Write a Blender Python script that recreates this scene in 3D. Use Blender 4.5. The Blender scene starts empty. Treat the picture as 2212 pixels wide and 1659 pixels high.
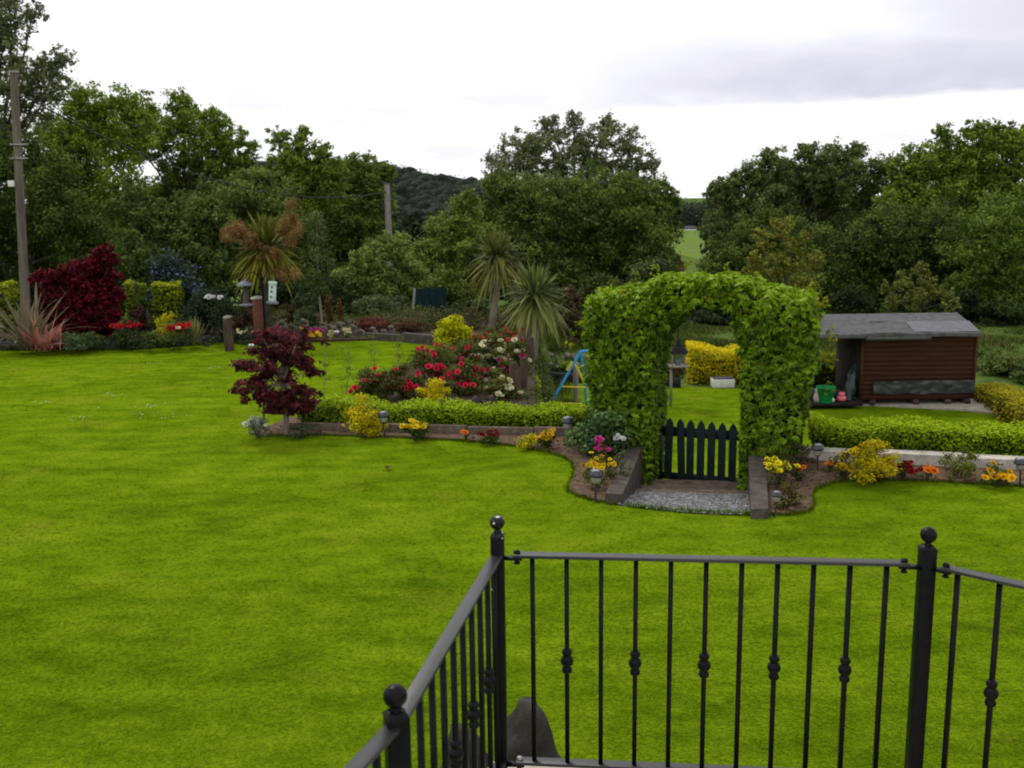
import bpy, math, random
import numpy as np
from mathutils import Matrix, Vector
from mathutils import noise as mnoise

rng = np.random.default_rng(11)
random.seed(11)
sc = bpy.context.scene
COL = sc.collection
rad = math.radians

# ------------------------------------------------------------------ camera
CAMZ, F, CX, CY = 3.15, 2150.0, 1106.0, 829.5      # reference frame 2212 x 1659
PITCH, ROLL = rad(10.53), rad(-0.8)
RM = Matrix.Rotation(rad(90) - PITCH, 3, 'X') @ Matrix.Rotation(ROLL, 3, 'Z')


def ray(px, py):
    return RM @ Vector(((px - CX) / F, -(py - CY) / F, -1.0))


def G(px, py, z=0.0):                               # point where the sight line meets height z
    d = ray(px, py)
    t = (z - CAMZ) / d.z
    return Vector((d.x * t, d.y * t, z))


def AT(px, py, Y):                                  # point on the sight line at distance Y
    d = ray(px, py)
    t = Y / d.y
    return Vector((d.x * t, Y, CAMZ + d.z * t))


def ppm(Y):
    return Y * 1.03 / F


cam = bpy.data.cameras.new('camera')
cam.lens, cam.sensor_width = 35.0, 36.0
cam.clip_start, cam.clip_end = 0.05, 6000
co = bpy.data.objects.new('camera', cam)
co.matrix_world = Matrix.Translation((0, 0, CAMZ)) @ RM.to_4x4()
COL.objects.link(co)
sc.camera = co
cam.dof.use_dof = True
cam.dof.focus_distance = 6.0
cam.dof.aperture_fstop = 4.2


# ------------------------------------------------------------------ materials
def nodes_of(m):
    m.use_nodes = True
    nt = m.node_tree
    nt.nodes.clear()
    out = nt.nodes.new('ShaderNodeOutputMaterial')
    return nt, out


def mat(name, c1, c2=None, scale=6.0, rough=0.75, bump=0.0, bscale=None, spec=0.25, metal=0.0,
        stretch=(1, 1, 1), lo=0.35, hi=0.65, spots=None):
    m = bpy.data.materials.new(name)
    nt, out = nodes_of(m)
    N, L = nt.nodes, nt.links
    p = N.new('ShaderNodeBsdfPrincipled')
    p.inputs['Roughness'].default_value = rough
    p.inputs['Specular IOR Level'].default_value = spec
    p.inputs['Metallic'].default_value = metal
    L.new(p.outputs[0], out.inputs[0])
    tc = N.new('ShaderNodeTexCoord')
    mp = N.new('ShaderNodeMapping')
    mp.inputs['Scale'].default_value = stretch
    L.new(tc.outputs['Object'], mp.inputs[0])
    nz = N.new('ShaderNodeTexNoise')
    nz.inputs['Scale'].default_value = scale
    nz.inputs['Detail'].default_value = 8
    nz.inputs['Roughness'].default_value = 0.65
    L.new(mp.outputs[0], nz.inputs['Vector'])
    rp = N.new('ShaderNodeValToRGB')
    rp.color_ramp.elements[0].position = lo
    rp.color_ramp.elements[1].position = hi
    rp.color_ramp.elements[0].color = (*c1, 1)
    rp.color_ramp.elements[1].color = (*(c2 or c1), 1)
    L.new(nz.outputs['Fac'], rp.inputs[0])
    colout = rp.outputs[0]
    if spots:                                        # (colour, scale, threshold): chips and droppings
        sn = N.new('ShaderNodeTexNoise')
        sn.inputs['Scale'].default_value = spots[1]
        sn.inputs['Detail'].default_value = 2
        L.new(tc.outputs['Object'], sn.inputs['Vector'])
        sr = N.new('ShaderNodeValToRGB')
        sr.color_ramp.elements[0].position = spots[2]
        sr.color_ramp.elements[1].position = spots[2] + 0.02
        L.new(sn.outputs['Fac'], sr.inputs[0])
        mx = N.new('ShaderNodeMix')
        mx.data_type = 'RGBA'
        L.new(sr.outputs[0], mx.inputs[0])
        L.new(colout, mx.inputs[6])
        mx.inputs[7].default_value = (*spots[0], 1)
        colout = mx.outputs[2]
    L.new(colout, p.inputs['Base Color'])
    if bump:
        b = N.new('ShaderNodeBump')
        b.inputs['Strength'].default_value = bump
        b.inputs['Distance'].default_value = 0.02
        n2 = N.new('ShaderNodeTexNoise')
        n2.inputs['Scale'].default_value = bscale or scale * 4
        n2.inputs['Detail'].default_value = 6
        L.new(mp.outputs[0], n2.inputs['Vector'])
        L.new(n2.outputs['Fac'], b.inputs['Height'])
        L.new(b.outputs[0], p.inputs['Normal'])
    return m


def leaf_mat(name, trans=0.25, rough=0.55, spec=0.25):
    m = bpy.data.materials.new(name)
    nt, out = nodes_of(m)
    N, L = nt.nodes, nt.links
    a = N.new('ShaderNodeAttribute')
    a.attribute_name = 'Col'
    p = N.new('ShaderNodeBsdfPrincipled')
    p.inputs['Roughness'].default_value = rough
    p.inputs['Specular IOR Level'].default_value = spec
    t = N.new('ShaderNodeBsdfTranslucent')
    mx = N.new('ShaderNodeMixShader')
    mx.inputs[0].default_value = trans
    L.new(a.outputs['Color'], p.inputs['Base Color'])
    L.new(a.outputs['Color'], t.inputs['Color'])
    L.new(p.outputs[0], mx.inputs[1])
    L.new(t.outputs[0], mx.inputs[2])
    L.new(mx.outputs[0], out.inputs[0])
    return m


def grass_mat(name, dark, mid, light, blade=False, straw=(0.165, 0.195, 0.012)):
    m = bpy.data.materials.new(name)
    nt, out = nodes_of(m)
    N, L = nt.nodes, nt.links
    p = N.new('ShaderNodeBsdfPrincipled')
    p.inputs['Roughness'].default_value = 0.7
    p.inputs['Specular IOR Level'].default_value = 0.0
    tc = N.new('ShaderNodeTexCoord')

    def noise(s, det, vec=None, rough=0.6):
        n = N.new('ShaderNodeTexNoise')
        n.inputs['Scale'].default_value = s
        n.inputs['Detail'].default_value = det
        n.inputs['Roughness'].default_value = rough
        L.new(vec or tc.outputs['Object'], n.inputs['Vector'])
        return n.outputs['Fac']
    mp = N.new('ShaderNodeMapping')
    mp.inputs['Scale'].default_value = (1.0, 1.7, 1.0)
    L.new(tc.outputs['Object'], mp.inputs[0])
    n1 = noise(0.42, 6, mp.outputs[0], 0.66)
    n2 = noise(2.2, 3, mp.outputs[0], 0.5)
    mxv = N.new('ShaderNodeMath')
    mxv.operation = 'MULTIPLY_ADD'
    L.new(n2, mxv.inputs[0])
    mxv.inputs[1].default_value = 0.75
    half = N.new('ShaderNodeMath')
    half.operation = 'MULTIPLY'
    L.new(n1, half.inputs[0])
    half.inputs[1].default_value = 0.75
    L.new(half.outputs[0], mxv.inputs[2])
    rp = N.new('ShaderNodeValToRGB')
    e = rp.color_ramp.elements
    e[0].position, e[0].color = 0.56, (*dark, 1)
    e[1].position, e[1].color = 0.96, (*light, 1)
    k = rp.color_ramp.elements.new(0.74)
    k.color = (*mid, 1)
    L.new(mxv.outputs[0], rp.inputs[0])
    n4 = noise(0.9, 5)
    sr = N.new('ShaderNodeValToRGB')
    sr.color_ramp.elements[0].position = 0.58
    sr.color_ramp.elements[1].position = 0.80
    L.new(n4, sr.inputs[0])
    mx = N.new('ShaderNodeMix')
    mx.data_type = 'RGBA'
    L.new(sr.outputs[0], mx.inputs[0])
    L.new(rp.outputs[0], mx.inputs[6])
    mx.inputs[7].default_value = (*straw, 1)
    colr = mx.outputs[2]
    if blade:
        a = N.new('ShaderNodeAttribute')
        a.attribute_name = 'Col'
        mu = N.new('ShaderNodeMix')
        mu.data_type = 'RGBA'
        mu.blend_type = 'MULTIPLY'
        mu.inputs[0].default_value = 1.0
        L.new(colr, mu.inputs[6])
        L.new(a.outputs['Color'], mu.inputs[7])
        colr = mu.outputs[2]
        t = N.new('ShaderNodeBsdfTranslucent')
        L.new(colr, t.inputs['Color'])
        ms = N.new('ShaderNodeMixShader')
        ms.inputs[0].default_value = 0.06
        L.new(p.outputs[0], ms.inputs[1])
        L.new(t.outputs[0], ms.inputs[2])
        L.new(ms.outputs[0], out.inputs[0])
    else:
        n3 = noise(45, 3)
        b = N.new('ShaderNodeBump')
        b.inputs['Strength'].default_value = 0.10
        b.inputs['Distance'].default_value = 0.02
        L.new(n3, b.inputs['Height'])
        L.new(b.outputs[0], p.inputs['Normal'])
        L.new(p.outputs[0], out.inputs[0])
    L.new(colr, p.inputs['Base Color'])
    return m


M = {}
M['leaf'] = leaf_mat('leaf', 0.28, 0.65, 0.09)
M['gloss_leaf'] = leaf_mat('glossy_leaf', 0.25, 0.5, 0.2)
M['petal'] = leaf_mat('petal', 0.3, 0.6, 0.15)
GD, GM_, GL = (0.076, 0.130, 0.003), (0.112, 0.182, 0.004), (0.160, 0.236, 0.007)
M['lawn'] = grass_mat('lawn', GD, GM_, GL)
M['blade'] = grass_mat('grass_blade', GD, GM_, GL, True)
M['rough_blade'] = grass_mat('rough_grass_blade', (0.035, 0.055, 0.012), (0.065, 0.10, 0.022), (0.10, 0.14, 0.03), True, straw=(0.13, 0.11, 0.05))
M['wood_floor'] = mat('wood_floor', (0.012, 0.02, 0.01), (0.03, 0.045, 0.022), .05, 1.0)
M['rough'] = grass_mat('rough_grass', (0.05, 0.085, 0.02), (0.08, 0.13, 0.03), (0.12, 0.17, 0.04), straw=(0.12, 0.12, 0.05))
M['field'] = grass_mat('field_grass', (0.10, 0.15, 0.035), (0.125, 0.185, 0.045), (0.16, 0.22, 0.055))
M['bark'] = mat('bark', (0.03, 0.025, 0.018), (0.085, 0.07, 0.055), 7, 0.9, 0.6, stretch=(1, 1, .3))
M['pale_bark'] = mat('pale_bark', (0.16, 0.13, 0.10), (0.28, 0.24, 0.19), 9, 0.9, 0.5, stretch=(1, 1, .5))
M['black'] = mat('black_painted_steel', (0.003, 0.003, 0.004), (0.007, 0.007, 0.008), 30, 0.34, 0.08, 160, 0.13)
M['black_rail'] = mat('black_rail_paint', (0.010, 0.010, 0.011), (0.018, 0.018, 0.02), 30, 0.42, 0.08, 160, 0.7)
M['black_chip'] = mat('chipped_black_paint', (0.004, 0.004, 0.005), (0.008, 0.008, 0.009), 30, 0.36, 0.1, 120, 0.25,
                      spots=((0.65, 0.63, 0.6), 55, 0.66))
M['black_post'] = mat('black_post_paint', (0.003, 0.003, 0.004), (0.007, 0.007, 0.008), 30, 0.36, 0.08, 120, 0.14,
                      spots=((0.5, 0.5, 0.5), 22, 0.765))
M['steel'] = mat('bolt_steel', (0.2, 0.19, 0.18), (0.45, 0.44, 0.42), 40, 0.4, 0, metal=0.8)
M['concrete'] = mat('cream_concrete', (0.42, 0.38, 0.31), (0.58, 0.54, 0.45), 12, 0.85, 0.25)
M['slab'] = mat('garden_slab', (0.28, 0.25, 0.20), (0.45, 0.41, 0.34), 6, 0.9, 0.3)
M['dark_soil'] = mat('dark_soil', (0.03, 0.02, 0.012), (0.09, 0.06, 0.035), 14, 0.95, 1.0, 60)
M['soil'] = mat('soil', (0.075, 0.045, 0.027), (0.19, 0.12, 0.075), 16, 0.95, 1.0, 70)
M['clod'] = mat('soil_clod', (0.13, 0.085, 0.055), (0.30, 0.22, 0.15), 30, 0.95, 0.5)
M['sleeper'] = mat('old_sleeper', (0.035, 0.028, 0.022), (0.13, 0.11, 0.095), 8, 0.9, 0.8, 30, stretch=(1, 1, 1), lo=.3, hi=.72)
M['post_wood'] = mat('dark_post_wood', (0.035, 0.022, 0.016), (0.11, 0.075, 0.055), 10, 0.9, 0.7, 40, stretch=(1, 1, .25))
M['timber'] = mat('weathered_timber', (0.10, 0.075, 0.05), (0.23, 0.185, 0.14), 10, 0.9, 0.5, 40)
M['pale_timber'] = mat('bleached_kerb', (0.34, 0.30, 0.25), (0.62, 0.58, 0.51), 6, 0.9, 0.4, 30)
M['pole_wood'] = mat('pole_wood', (0.095, 0.08, 0.06), (0.19, 0.168, 0.132), 5, 0.85, 0.4, 20, stretch=(2, 2, .15))
M['kerb'] = mat('black_kerb', (0.012, 0.012, 0.015), (0.045, 0.043, 0.045), 4, 0.7, 0.4)
M['gravel'] = mat('grey_gravel', (0.05, 0.05, 0.05), (0.25, 0.25, 0.26), 26, 0.9, 1.0, 60)
M['pebble'] = mat('pebble', (0.11, 0.11, 0.115), (0.36, 0.355, 0.355), 9, 0.8, 0.2)
M['gate'] = mat('dark_green_paint', (0.004, 0.010, 0.012), (0.009, 0.020, 0.022), 12, 0.5, 0.15, 60, 0.3)
M['shed_wall'] = mat('red_brown_boards', (0.044, 0.014, 0.009), (0.092, 0.031, 0.018), 5, 0.75, 0.4, 40, stretch=(.25, .25, 5))
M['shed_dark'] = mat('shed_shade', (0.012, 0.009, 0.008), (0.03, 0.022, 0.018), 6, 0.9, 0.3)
M['felt'] = mat('roofing_felt', (0.070, 0.070, 0.072), (0.125, 0.125, 0.122), 7, 0.95, 0.4, 90)
M['felt_patch'] = mat('felt_patch', (0.125, 0.125, 0.14), (0.17, 0.17, 0.185), 7, 0.95, 0.3, 90)
M['tarp'] = mat('dark_plastic_sheet', (0.022, 0.028, 0.028), (0.05, 0.06, 0.06), 5, 0.35, 0.1, spec=0.5)
M['teal_bag'] = mat('teal_cover', (0.004, 0.014, 0.017), (0.012, 0.04, 0.046), 5, 0.3, 0.3, spec=0.5)
M['green_pl'] = mat('green_plastic', (0.004, 0.22, 0.06), (0.006, 0.27, 0.075), 3, 0.45)
M['white_pl'] = mat('white_box', (0.72, 0.70, 0.66), (0.85, 0.83, 0.79), 5, 0.6)
M['pink_pl'] = mat('pink_plastic', (0.75, 0.12, 0.16), (0.80, 0.25, 0.27), 5, 0.5)
M['blue'] = mat('blue_paint', (0.05, 0.34, 0.72), (0.08, 0.40, 0.78), 8, 0.45)
M['yellow'] = mat('yellow_paint', (0.68, 0.55, 0.02), (0.75, 0.62, 0.04), 8, 0.45)
M['grey_wood'] = mat('grey_wood', (0.20, 0.18, 0.16), (0.34, 0.31, 0.28), 8, 0.9, 0.4, stretch=(1, 1, .3))
M['lamp_black'] = mat('lamp_plastic', (0.02, 0.02, 0.024), (0.05, 0.05, 0.06), 20, 0.35, spec=0.5)
M['lamp_panel'] = mat('solar_panel', (0.20, 0.21, 0.25), (0.42, 0.43, 0.47), 30, 0.25, spec=0.6)
M['lens'] = mat('lamp_lens', (0.16, 0.155, 0.13), (0.32, 0.31, 0.27), 40, 0.3, spec=0.6)
M['brick'] = mat('terracotta', (0.15, 0.055, 0.035), (0.26, 0.105, 0.07), 18, 0.85, 0.4)
M['feeder_metal'] = mat('feeder_metal', (0.07, 0.075, 0.09), (0.16, 0.17, 0.21), 12, 0.35, spec=0.6)
M['mint'] = mat('mint_plastic', (0.38, 0.52, 0.46), (0.58, 0.68, 0.62), 30, 0.4)
M['seed'] = mat('seed', (0.03, 0.03, 0.03), (0.12, 0.10, 0.08), 90, 0.8, 0.5)
M['dark_roof'] = mat('dark_roof', (0.008, 0.008, 0.010), (0.022, 0.022, 0.026), 10, 0.8, spec=0.1)
M['slate'] = mat('slate_roof', (0.05, 0.05, 0.06), (0.09, 0.09, 0.10), 10, 0.8)
M['render'] = mat('white_render', (0.70, 0.69, 0.66), (0.80, 0.79, 0.76), 2, 0.8)
M['stone'] = mat('rockery_stone', (0.06, 0.052, 0.042), (0.28, 0.245, 0.20), 5, 0.9, 0.6)
M['boulder'] = mat('dark_boulder', (0.008, 0.007, 0.006), (0.075, 0.066, 0.058), 3.5, 0.8, 0.9, 14, lo=.3, hi=.75)
M['net'] = mat('teal_netting', (0.003, 0.014, 0.015), (0.006, 0.035, 0.034), 20, 0.8)
M['cable'] = mat('cable_rubber', (0.02, 0.02, 0.02), (0.04, 0.04, 0.04), 5, 0.6)
M['rust'] = mat('rusty_pole', (0.16, 0.09, 0.06), (0.30, 0.19, 0.13), 3, 0.85, 0.3)


# ------------------------------------------------------------------ mesh building
def norm(a):
    return a / np.maximum(np.linalg.norm(a, axis=-1, keepdims=True), 1e-9)


class MB:
    def __init__(self):
        self.ch = []

    def add(self, V, Fc, col=None):
        V = np.asarray(V, float).reshape(-1, 3)
        Fc = np.asarray(Fc, int)
        if col is None:
            col = np.ones((len(V), 3)) * 0.5
        col = np.asarray(col, float)
        if col.ndim == 1:
            col = np.tile(col, (len(V), 1))
        self.ch.append((V, Fc, col))
        return self

    def box(self, c, s, rz=0.0, rx=0.0, ry=0.0, col=None):
        h = np.array(s) / 2
        V = np.array([[x, y, z] for z in (-1, 1) for y in (-1, 1) for x in (-1, 1)]) * h
        R = np.array(Matrix.Rotation(rz, 3, 'Z') @ Matrix.Rotation(rx, 3, 'X') @ Matrix.Rotation(ry, 3, 'Y'))
        V = V @ R.T + np.array(c)
        Fc = [(0, 2, 3, 1), (4, 5, 7, 6), (0, 1, 5, 4), (2, 6, 7, 3), (0, 4, 6, 2), (1, 3, 7, 5)]
        return self.add(V, Fc, col)

    def bar(self, a, b, w, h, col=None, up=(0, 0, 1)):                 # a straight bar of section w (sideways) x h
        a, b = np.array(a, float), np.array(b, float)
        d = norm(b - a)
        s = np.cross(d, np.array(up, float))
        s = norm(s) * w / 2
        u = norm(np.cross(s, d)) * h / 2
        V = [a - s - u, a + s - u, a + s + u, a - s + u, b - s - u, b + s - u, b + s + u, b - s + u]
        Fc = [(0, 1, 2, 3), (5, 4, 7, 6), (1, 0, 4, 5), (3, 2, 6, 7), (2, 1, 5, 6), (0, 3, 7, 4)]
        return self.add(V, Fc, col)

    def tube(self, pts, r, n=7, col=None, cap=True):
        P = np.array([tuple(p) for p in pts], float)
        k = len(P)
        r = np.full(k, float(r)) if np.isscalar(r) else np.array(r, float)
        T = norm(np.gradient(P, axis=0))
        ref = np.array([0, 0, 1.0]) if abs(T[0, 2]) < 0.9 else np.array([1.0, 0, 0])
        V = []
        for i in range(k):
            s = norm(np.cross(T[i], ref))
            u = np.cross(s, T[i])
            an = np.arange(n) * 2 * math.pi / n
            V.append(P[i] + r[i] * (np.cos(an)[:, None] * s + np.sin(an)[:, None] * u))
        V = np.concatenate(V)
        Fc = [(i * n + j, i * n + (j + 1) % n, (i + 1) * n + (j + 1) % n, (i + 1) * n + j)
              for i in range(k - 1) for j in range(n)]
        self.add(V, Fc, col)
        if cap:
            for i, rev in ((0, True), (k - 1, False)):
                ring = V[i * n:(i + 1) * n]
                Vc = np.vstack([ring, ring.mean(0)])
                self.add(Vc, [((j + 1) % n, j, n) if rev else (j, (j + 1) % n, n) for j in range(n)], col)
        return self

    def lathe(self, prof, c=(0, 0, 0), n=16, col=None):
        k = len(prof)
        an = np.arange(n) * 2 * math.pi / n
        V = np.concatenate([np.stack([r * np.cos(an), r * np.sin(an), np.full(n, z)], 1) for r, z in prof]) + np.array(c)
        Fc = [(i * n + j, i * n + (j + 1) % n, (i + 1) * n + (j + 1) % n, (i + 1) * n + j)
              for i in range(k - 1) for j in range(n)]
        return self.add(V, Fc, col)

    def ball(self, c, r, n=14, m=9, col=None, sq=(1, 1, 1)):
        c = np.array(c, float)
        V, Fc = [], []
        for i in range(m + 1):
            th = math.pi * i / m
            for j in range(n):
                ph = 2 * math.pi * j / n
                V.append((r * math.sin(th) * math.cos(ph) * sq[0], r * math.sin(th) * math.sin(ph) * sq[1], r * math.cos(th) * sq[2]))
        for i in range(m):
            for j in range(n):
                Fc.append((i * n + j, (i + 1) * n + j, (i + 1) * n + (j + 1) % n, i * n + (j + 1) % n))
        return self.add(np.array(V) + c, Fc, col)

    def rock(self, c, s, seed, n=12, m=8, col=None, sharp=0.35):
        g = np.random.default_rng(seed)
        dirs = norm(g.normal(size=(9, 3)))
        offs = g.uniform(0.55, 0.9, 9)
        V, Fc = [], []
        for i in range(m + 1):
            th = math.pi * i / m
            for j in range(n):
                ph = 2 * math.pi * j / n
                d = np.array((math.sin(th) * math.cos(ph), math.sin(th) * math.sin(ph), math.cos(th)))
                rr = 1.0
                for dd, o in zip(dirs, offs):                            # cut by planes: faceted stone
                    k = d @ dd
                    if k > 0.05:
                        rr = min(rr, o / k)
                V.append(d * rr * np.array(s))
        for i in range(m):
            for j in range(n):
                Fc.append((i * n + j, (i + 1) * n + j, (i + 1) * n + (j + 1) % n, i * n + (j + 1) % n))
        return self.add(np.array(V) + np.array(c), Fc, col)

    def prism(self, poly, z0, z1, col=None):                            # vertical walls + triangulated top
        from mathutils.geometry import tessellate_polygon
        n = len(poly)
        P = [Vector((p[0], p[1], 0)) for p in poly]
        z1s = z1 if hasattr(z1, '__len__') else [z1] * n
        tri = tessellate_polygon([P])
        V = [(p.x, p.y, z) for p, z in zip(P, z1s)]
        area = sum(P[i].x * P[(i + 1) % n].y - P[(i + 1) % n].x * P[i].y for i in range(n))
        tris = []
        for a, b, c in tri:
            cr = (P[b] - P[a]).cross(P[c] - P[a]).z
            tris.append((a, b, c) if cr > 0 else (a, c, b))
        self.add(V, tris, col)
        W = V + [(p.x, p.y, z0) for p in P]
        q = []
        for i in range(n):
            j = (i + 1) % n
            q.append((n + i, n + j, j, i) if area > 0 else (n + j, n + i, i, j))
        return self.add(W, q, col)

    def build(self, name, m, parent=None, org=None, smooth=False):
        if parent is not None:
            top = parent
            while top.parent:
                top = top.parent
            o_ = np.array(top.location)
        else:
            o_ = np.array(org if org is not None else (0, 0, 0), float)
        V = np.concatenate([c[0] for c in self.ch]) - o_
        Cc = np.concatenate([c[2] for c in self.ch])
        li, ls, off, pos = [], [], 0, 0
        for v, f, _ in self.ch:
            k = f.shape[1]
            li.append((f + off).ravel())
            ls.append(pos + np.arange(len(f)) * k)
            pos += f.size
            off += len(v)
        li, ls = np.concatenate(li), np.concatenate(ls)
        me = bpy.data.meshes.new(name)
        me.vertices.add(len(V))
        me.vertices.foreach_set('co', V.ravel().astype(np.float32))
        me.loops.add(len(li))
        me.loops.foreach_set('vertex_index', li.astype(np.int32))
        me.polygons.add(len(ls))
        me.polygons.foreach_set('loop_start', ls.astype(np.int32))
        if smooth:
            me.polygons.foreach_set('use_smooth', np.ones(len(ls), bool))
        me.update(calc_edges=True)
        at = me.color_attributes.new('Col', 'FLOAT_COLOR', 'POINT')
        at.data.foreach_set('color', np.hstack([Cc, np.ones((len(Cc), 1))]).ravel().astype(np.float32))
        me.materials.append(m)
        o = bpy.data.objects.new(name, me)
        COL.objects.link(o)
        if parent is not None:
            o.parent = parent
        else:
            o.location = tuple(o_)
        return o


def bevel(o, w=0.006, seg=2):
    b = o.modifiers.new('bevel', 'BEVEL')
    b.width, b.segments, b.limit_method = w, seg, 'ANGLE'
    return o


def tag(o, label=None, cat=None, group=None, kind=None):
    if label:
        o['label'] = label
    if cat:
        o['category'] = cat
    if group:
        o['group'] = group
    if kind:
        o['kind'] = kind
    return o


def thing(name, label, cat, loc, group=None):
    o = bpy.data.objects.new(name, None)
    o.empty_display_size = 0.1
    o.location = tuple(loc)
    COL.objects.link(o)
    return tag(o, label, cat, group)


def copy_tree(o, parent=None):
    c = o.copy()
    COL.objects.link(c)
    if parent is not None:
        c.parent = parent
    for ch in list(o.children):
        copy_tree(ch, c)
    return c


# ------------------------------------------------------------------ foliage
def rot_about(t, b, ang):
    return t * np.cos(ang)[:, None] + b * np.sin(ang)[:, None]


def leaf_quads(mb, P, Nn, L, W, col, hang=0.0, fan=1, spread=1.9):
    n = len(P)
    t = rng.normal(size=(n, 3))
    t[:, 2] -= hang
    t = norm(t - (t * Nn).sum(1, keepdims=True) * Nn)
    b = np.cross(Nn, t)
    if fan > 1:
        A = np.tile(np.linspace(-spread / 2, spread / 2, fan), n)
        P, Nn, t, b, col = [np.repeat(a, fan, axis=0) for a in (P, Nn, t, b, col)]
        t = rot_about(t, b, A)
        Nn = norm(Nn + rng.normal(size=Nn.shape) * 0.25)
        b = norm(np.cross(Nn, t))
        n = len(P)
        base = P
    else:
        base = None
    Ls = L * rng.uniform(0.65, 1.25, n)[:, None]
    Ws = W * rng.uniform(0.7, 1.2, n)[:, None]
    if base is None:
        base = P - t * Ls * 0.5
    tip = base + t * Ls - Nn * Ls * 0.12
    midp = base + t * Ls * 0.45
    lf = midp + b * Ws * 0.5 + Nn * Ws * 0.18
    rt = midp - b * Ws * 0.5 + Nn * Ws * 0.18
    V = np.stack([base, rt, tip, lf], 1).reshape(-1, 3)
    Fc = np.arange(4 * n).reshape(n, 4)
    mb.add(V, Fc, np.repeat(col, 4, axis=0))


def mixcol(dark, light, t):
    t = np.clip(t, 0, 1)[:, None]
    c = np.array(dark) * (1 - t) + np.array(light) * t
    return c


def cloud(mb, cl, n, L, W, dark, light, up=0.5, shell=0.45, tone=0.25, top=0.22, hang=0.0, fan=1, zmin=None, accent=None, soft=False, nrand=0.6):
    """leaves through the clumps cl = [(x, y, z, rx, ry, rz)]"""
    cl = np.asarray(cl, float)
    w = cl[:, 3] * (cl[:, 5] + cl[:, 4])
    idx = rng.choice(len(cl), n, p=w / w.sum())
    d = norm(rng.normal(size=(n, 3)))
    r = shell + (1.06 - shell) * rng.random(n) ** 0.7
    P = cl[idx, :3] + d * r[:, None] * cl[idx, 3:]
    if soft:
        g3 = rng.normal(size=(n, 3)) * .62
        P = cl[idx, :3] + g3 * cl[idx, 3:]
        d = norm(g3)
    if zmin is not None:
        P[:, 2] = np.where(P[:, 2] < zmin, zmin + rng.random(n) * 0.04, P[:, 2])
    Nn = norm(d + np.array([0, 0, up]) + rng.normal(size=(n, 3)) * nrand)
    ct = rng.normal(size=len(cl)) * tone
    t = 0.4 + ct[idx] + top * d[:, 2] + rng.normal(size=n) * 0.2  # leaves on the upper side lighter: light from above put into their colour
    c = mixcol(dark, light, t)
    if accent:                                          # (colour, share)
        k = rng.random(n) < accent[1]
        c[k] = np.array(accent[0]) * rng.uniform(0.7, 1.2, (k.sum(), 1))
    leaf_quads(mb, P, Nn, L, W, c, hang, fan)


def subclumps(spheres, per, rmin=0.22, rmax=0.40, flat=0.75, inner=0.35):
    out = []
    for (c, R) in spheres:
        k = max(3, int(per))
        d = norm(rng.normal(size=(k, 3)))
        rr = (inner + (1 - inner) * rng.random(k) ** 0.6) * R * 0.85
        s = R * rng.uniform(rmin, rmax, k)
        for i in range(k):
            p = np.array(c) + d[i] * rr[i]
            out.append((*p, s[i], s[i], s[i] * flat))
    return np.array(out)


TW = np.array((1.10, 1.02, .85))                      # warm, slightly olive daylight greens


def tree(name, label, Y, circ, n, L, dark, light, trunk_px=None, trunk_r=0.16, per=16, shell=0.2, cat='tree',
         group='trees along the far boundary', up=0.4, tone=0.3, jitter=0.7, accent=None, rmin=.22, rmax=.4, bark='bark', W=0.62, tint=2.5):
    sp = []
    for (px, py, r) in circ:
        R = r * ppm(Y)
        yy = Y + rng.uniform(-jitter, jitter) * R
        sp.append((np.array(AT(px, py, yy)), R))
    cxx = np.mean([s[0][0] for s in sp]) if trunk_px is None else AT(trunk_px, 600, Y).x
    z0 = float(T(cxx, Y)) - 0.1
    root = thing(name, label, cat, (cxx, Y, z0), group)
    tb = MB()
    lowest = min(s[0][2] - s[1] * .3 for s in sp)
    fork = max(z0 + 0.6, min(lowest, z0 + 5.0))
    base = np.array((cxx, Y, z0))
    fk = np.array((cxx + .1, Y, fork))
    tb.tube([base - (0, 0, .2), base * .5 + fk * .5 + (.06, 0, 0), fk], [trunk_r * 1.3, trunk_r, trunk_r * .85], 8)
    for c, R in sp:
        mid = fk * .45 + c * .55 + np.array([0, 0, .15 * R]) + rng.normal(size=3) * .1 * R
        tb.tube([fk, mid, c], [trunk_r * .5, trunk_r * .26, trunk_r * .1], 5)
        for _ in range(4):
            e = c + norm(rng.normal(size=3) + (0, 0, .3)) * R * .8
            tb.tube([mid * .4 + c * .6, c * .5 + e * .5 + (0, 0, .08 * R), e], [trunk_r * .11, trunk_r * .07, trunk_r * .03], 4)
    tb.build('trunk', M[bark], root)
    mb = MB()
    sub = subclumps([(c, R * 1.12) for c, R in sp], int(per * 2.6), rmin * .75, rmax * .75, inner=.05)
    mic = subclumps([(c[:3], c[3] * 1.35) for c in sub], 4, .30, .6, .7, .1)
    n2, L2 = (int(n * 3.6), L * .50) if L > .15 else (int(n * 1.3), L * .85)
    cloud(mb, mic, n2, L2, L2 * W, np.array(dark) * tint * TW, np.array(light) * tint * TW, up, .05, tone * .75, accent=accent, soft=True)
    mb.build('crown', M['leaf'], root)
    return root


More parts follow.
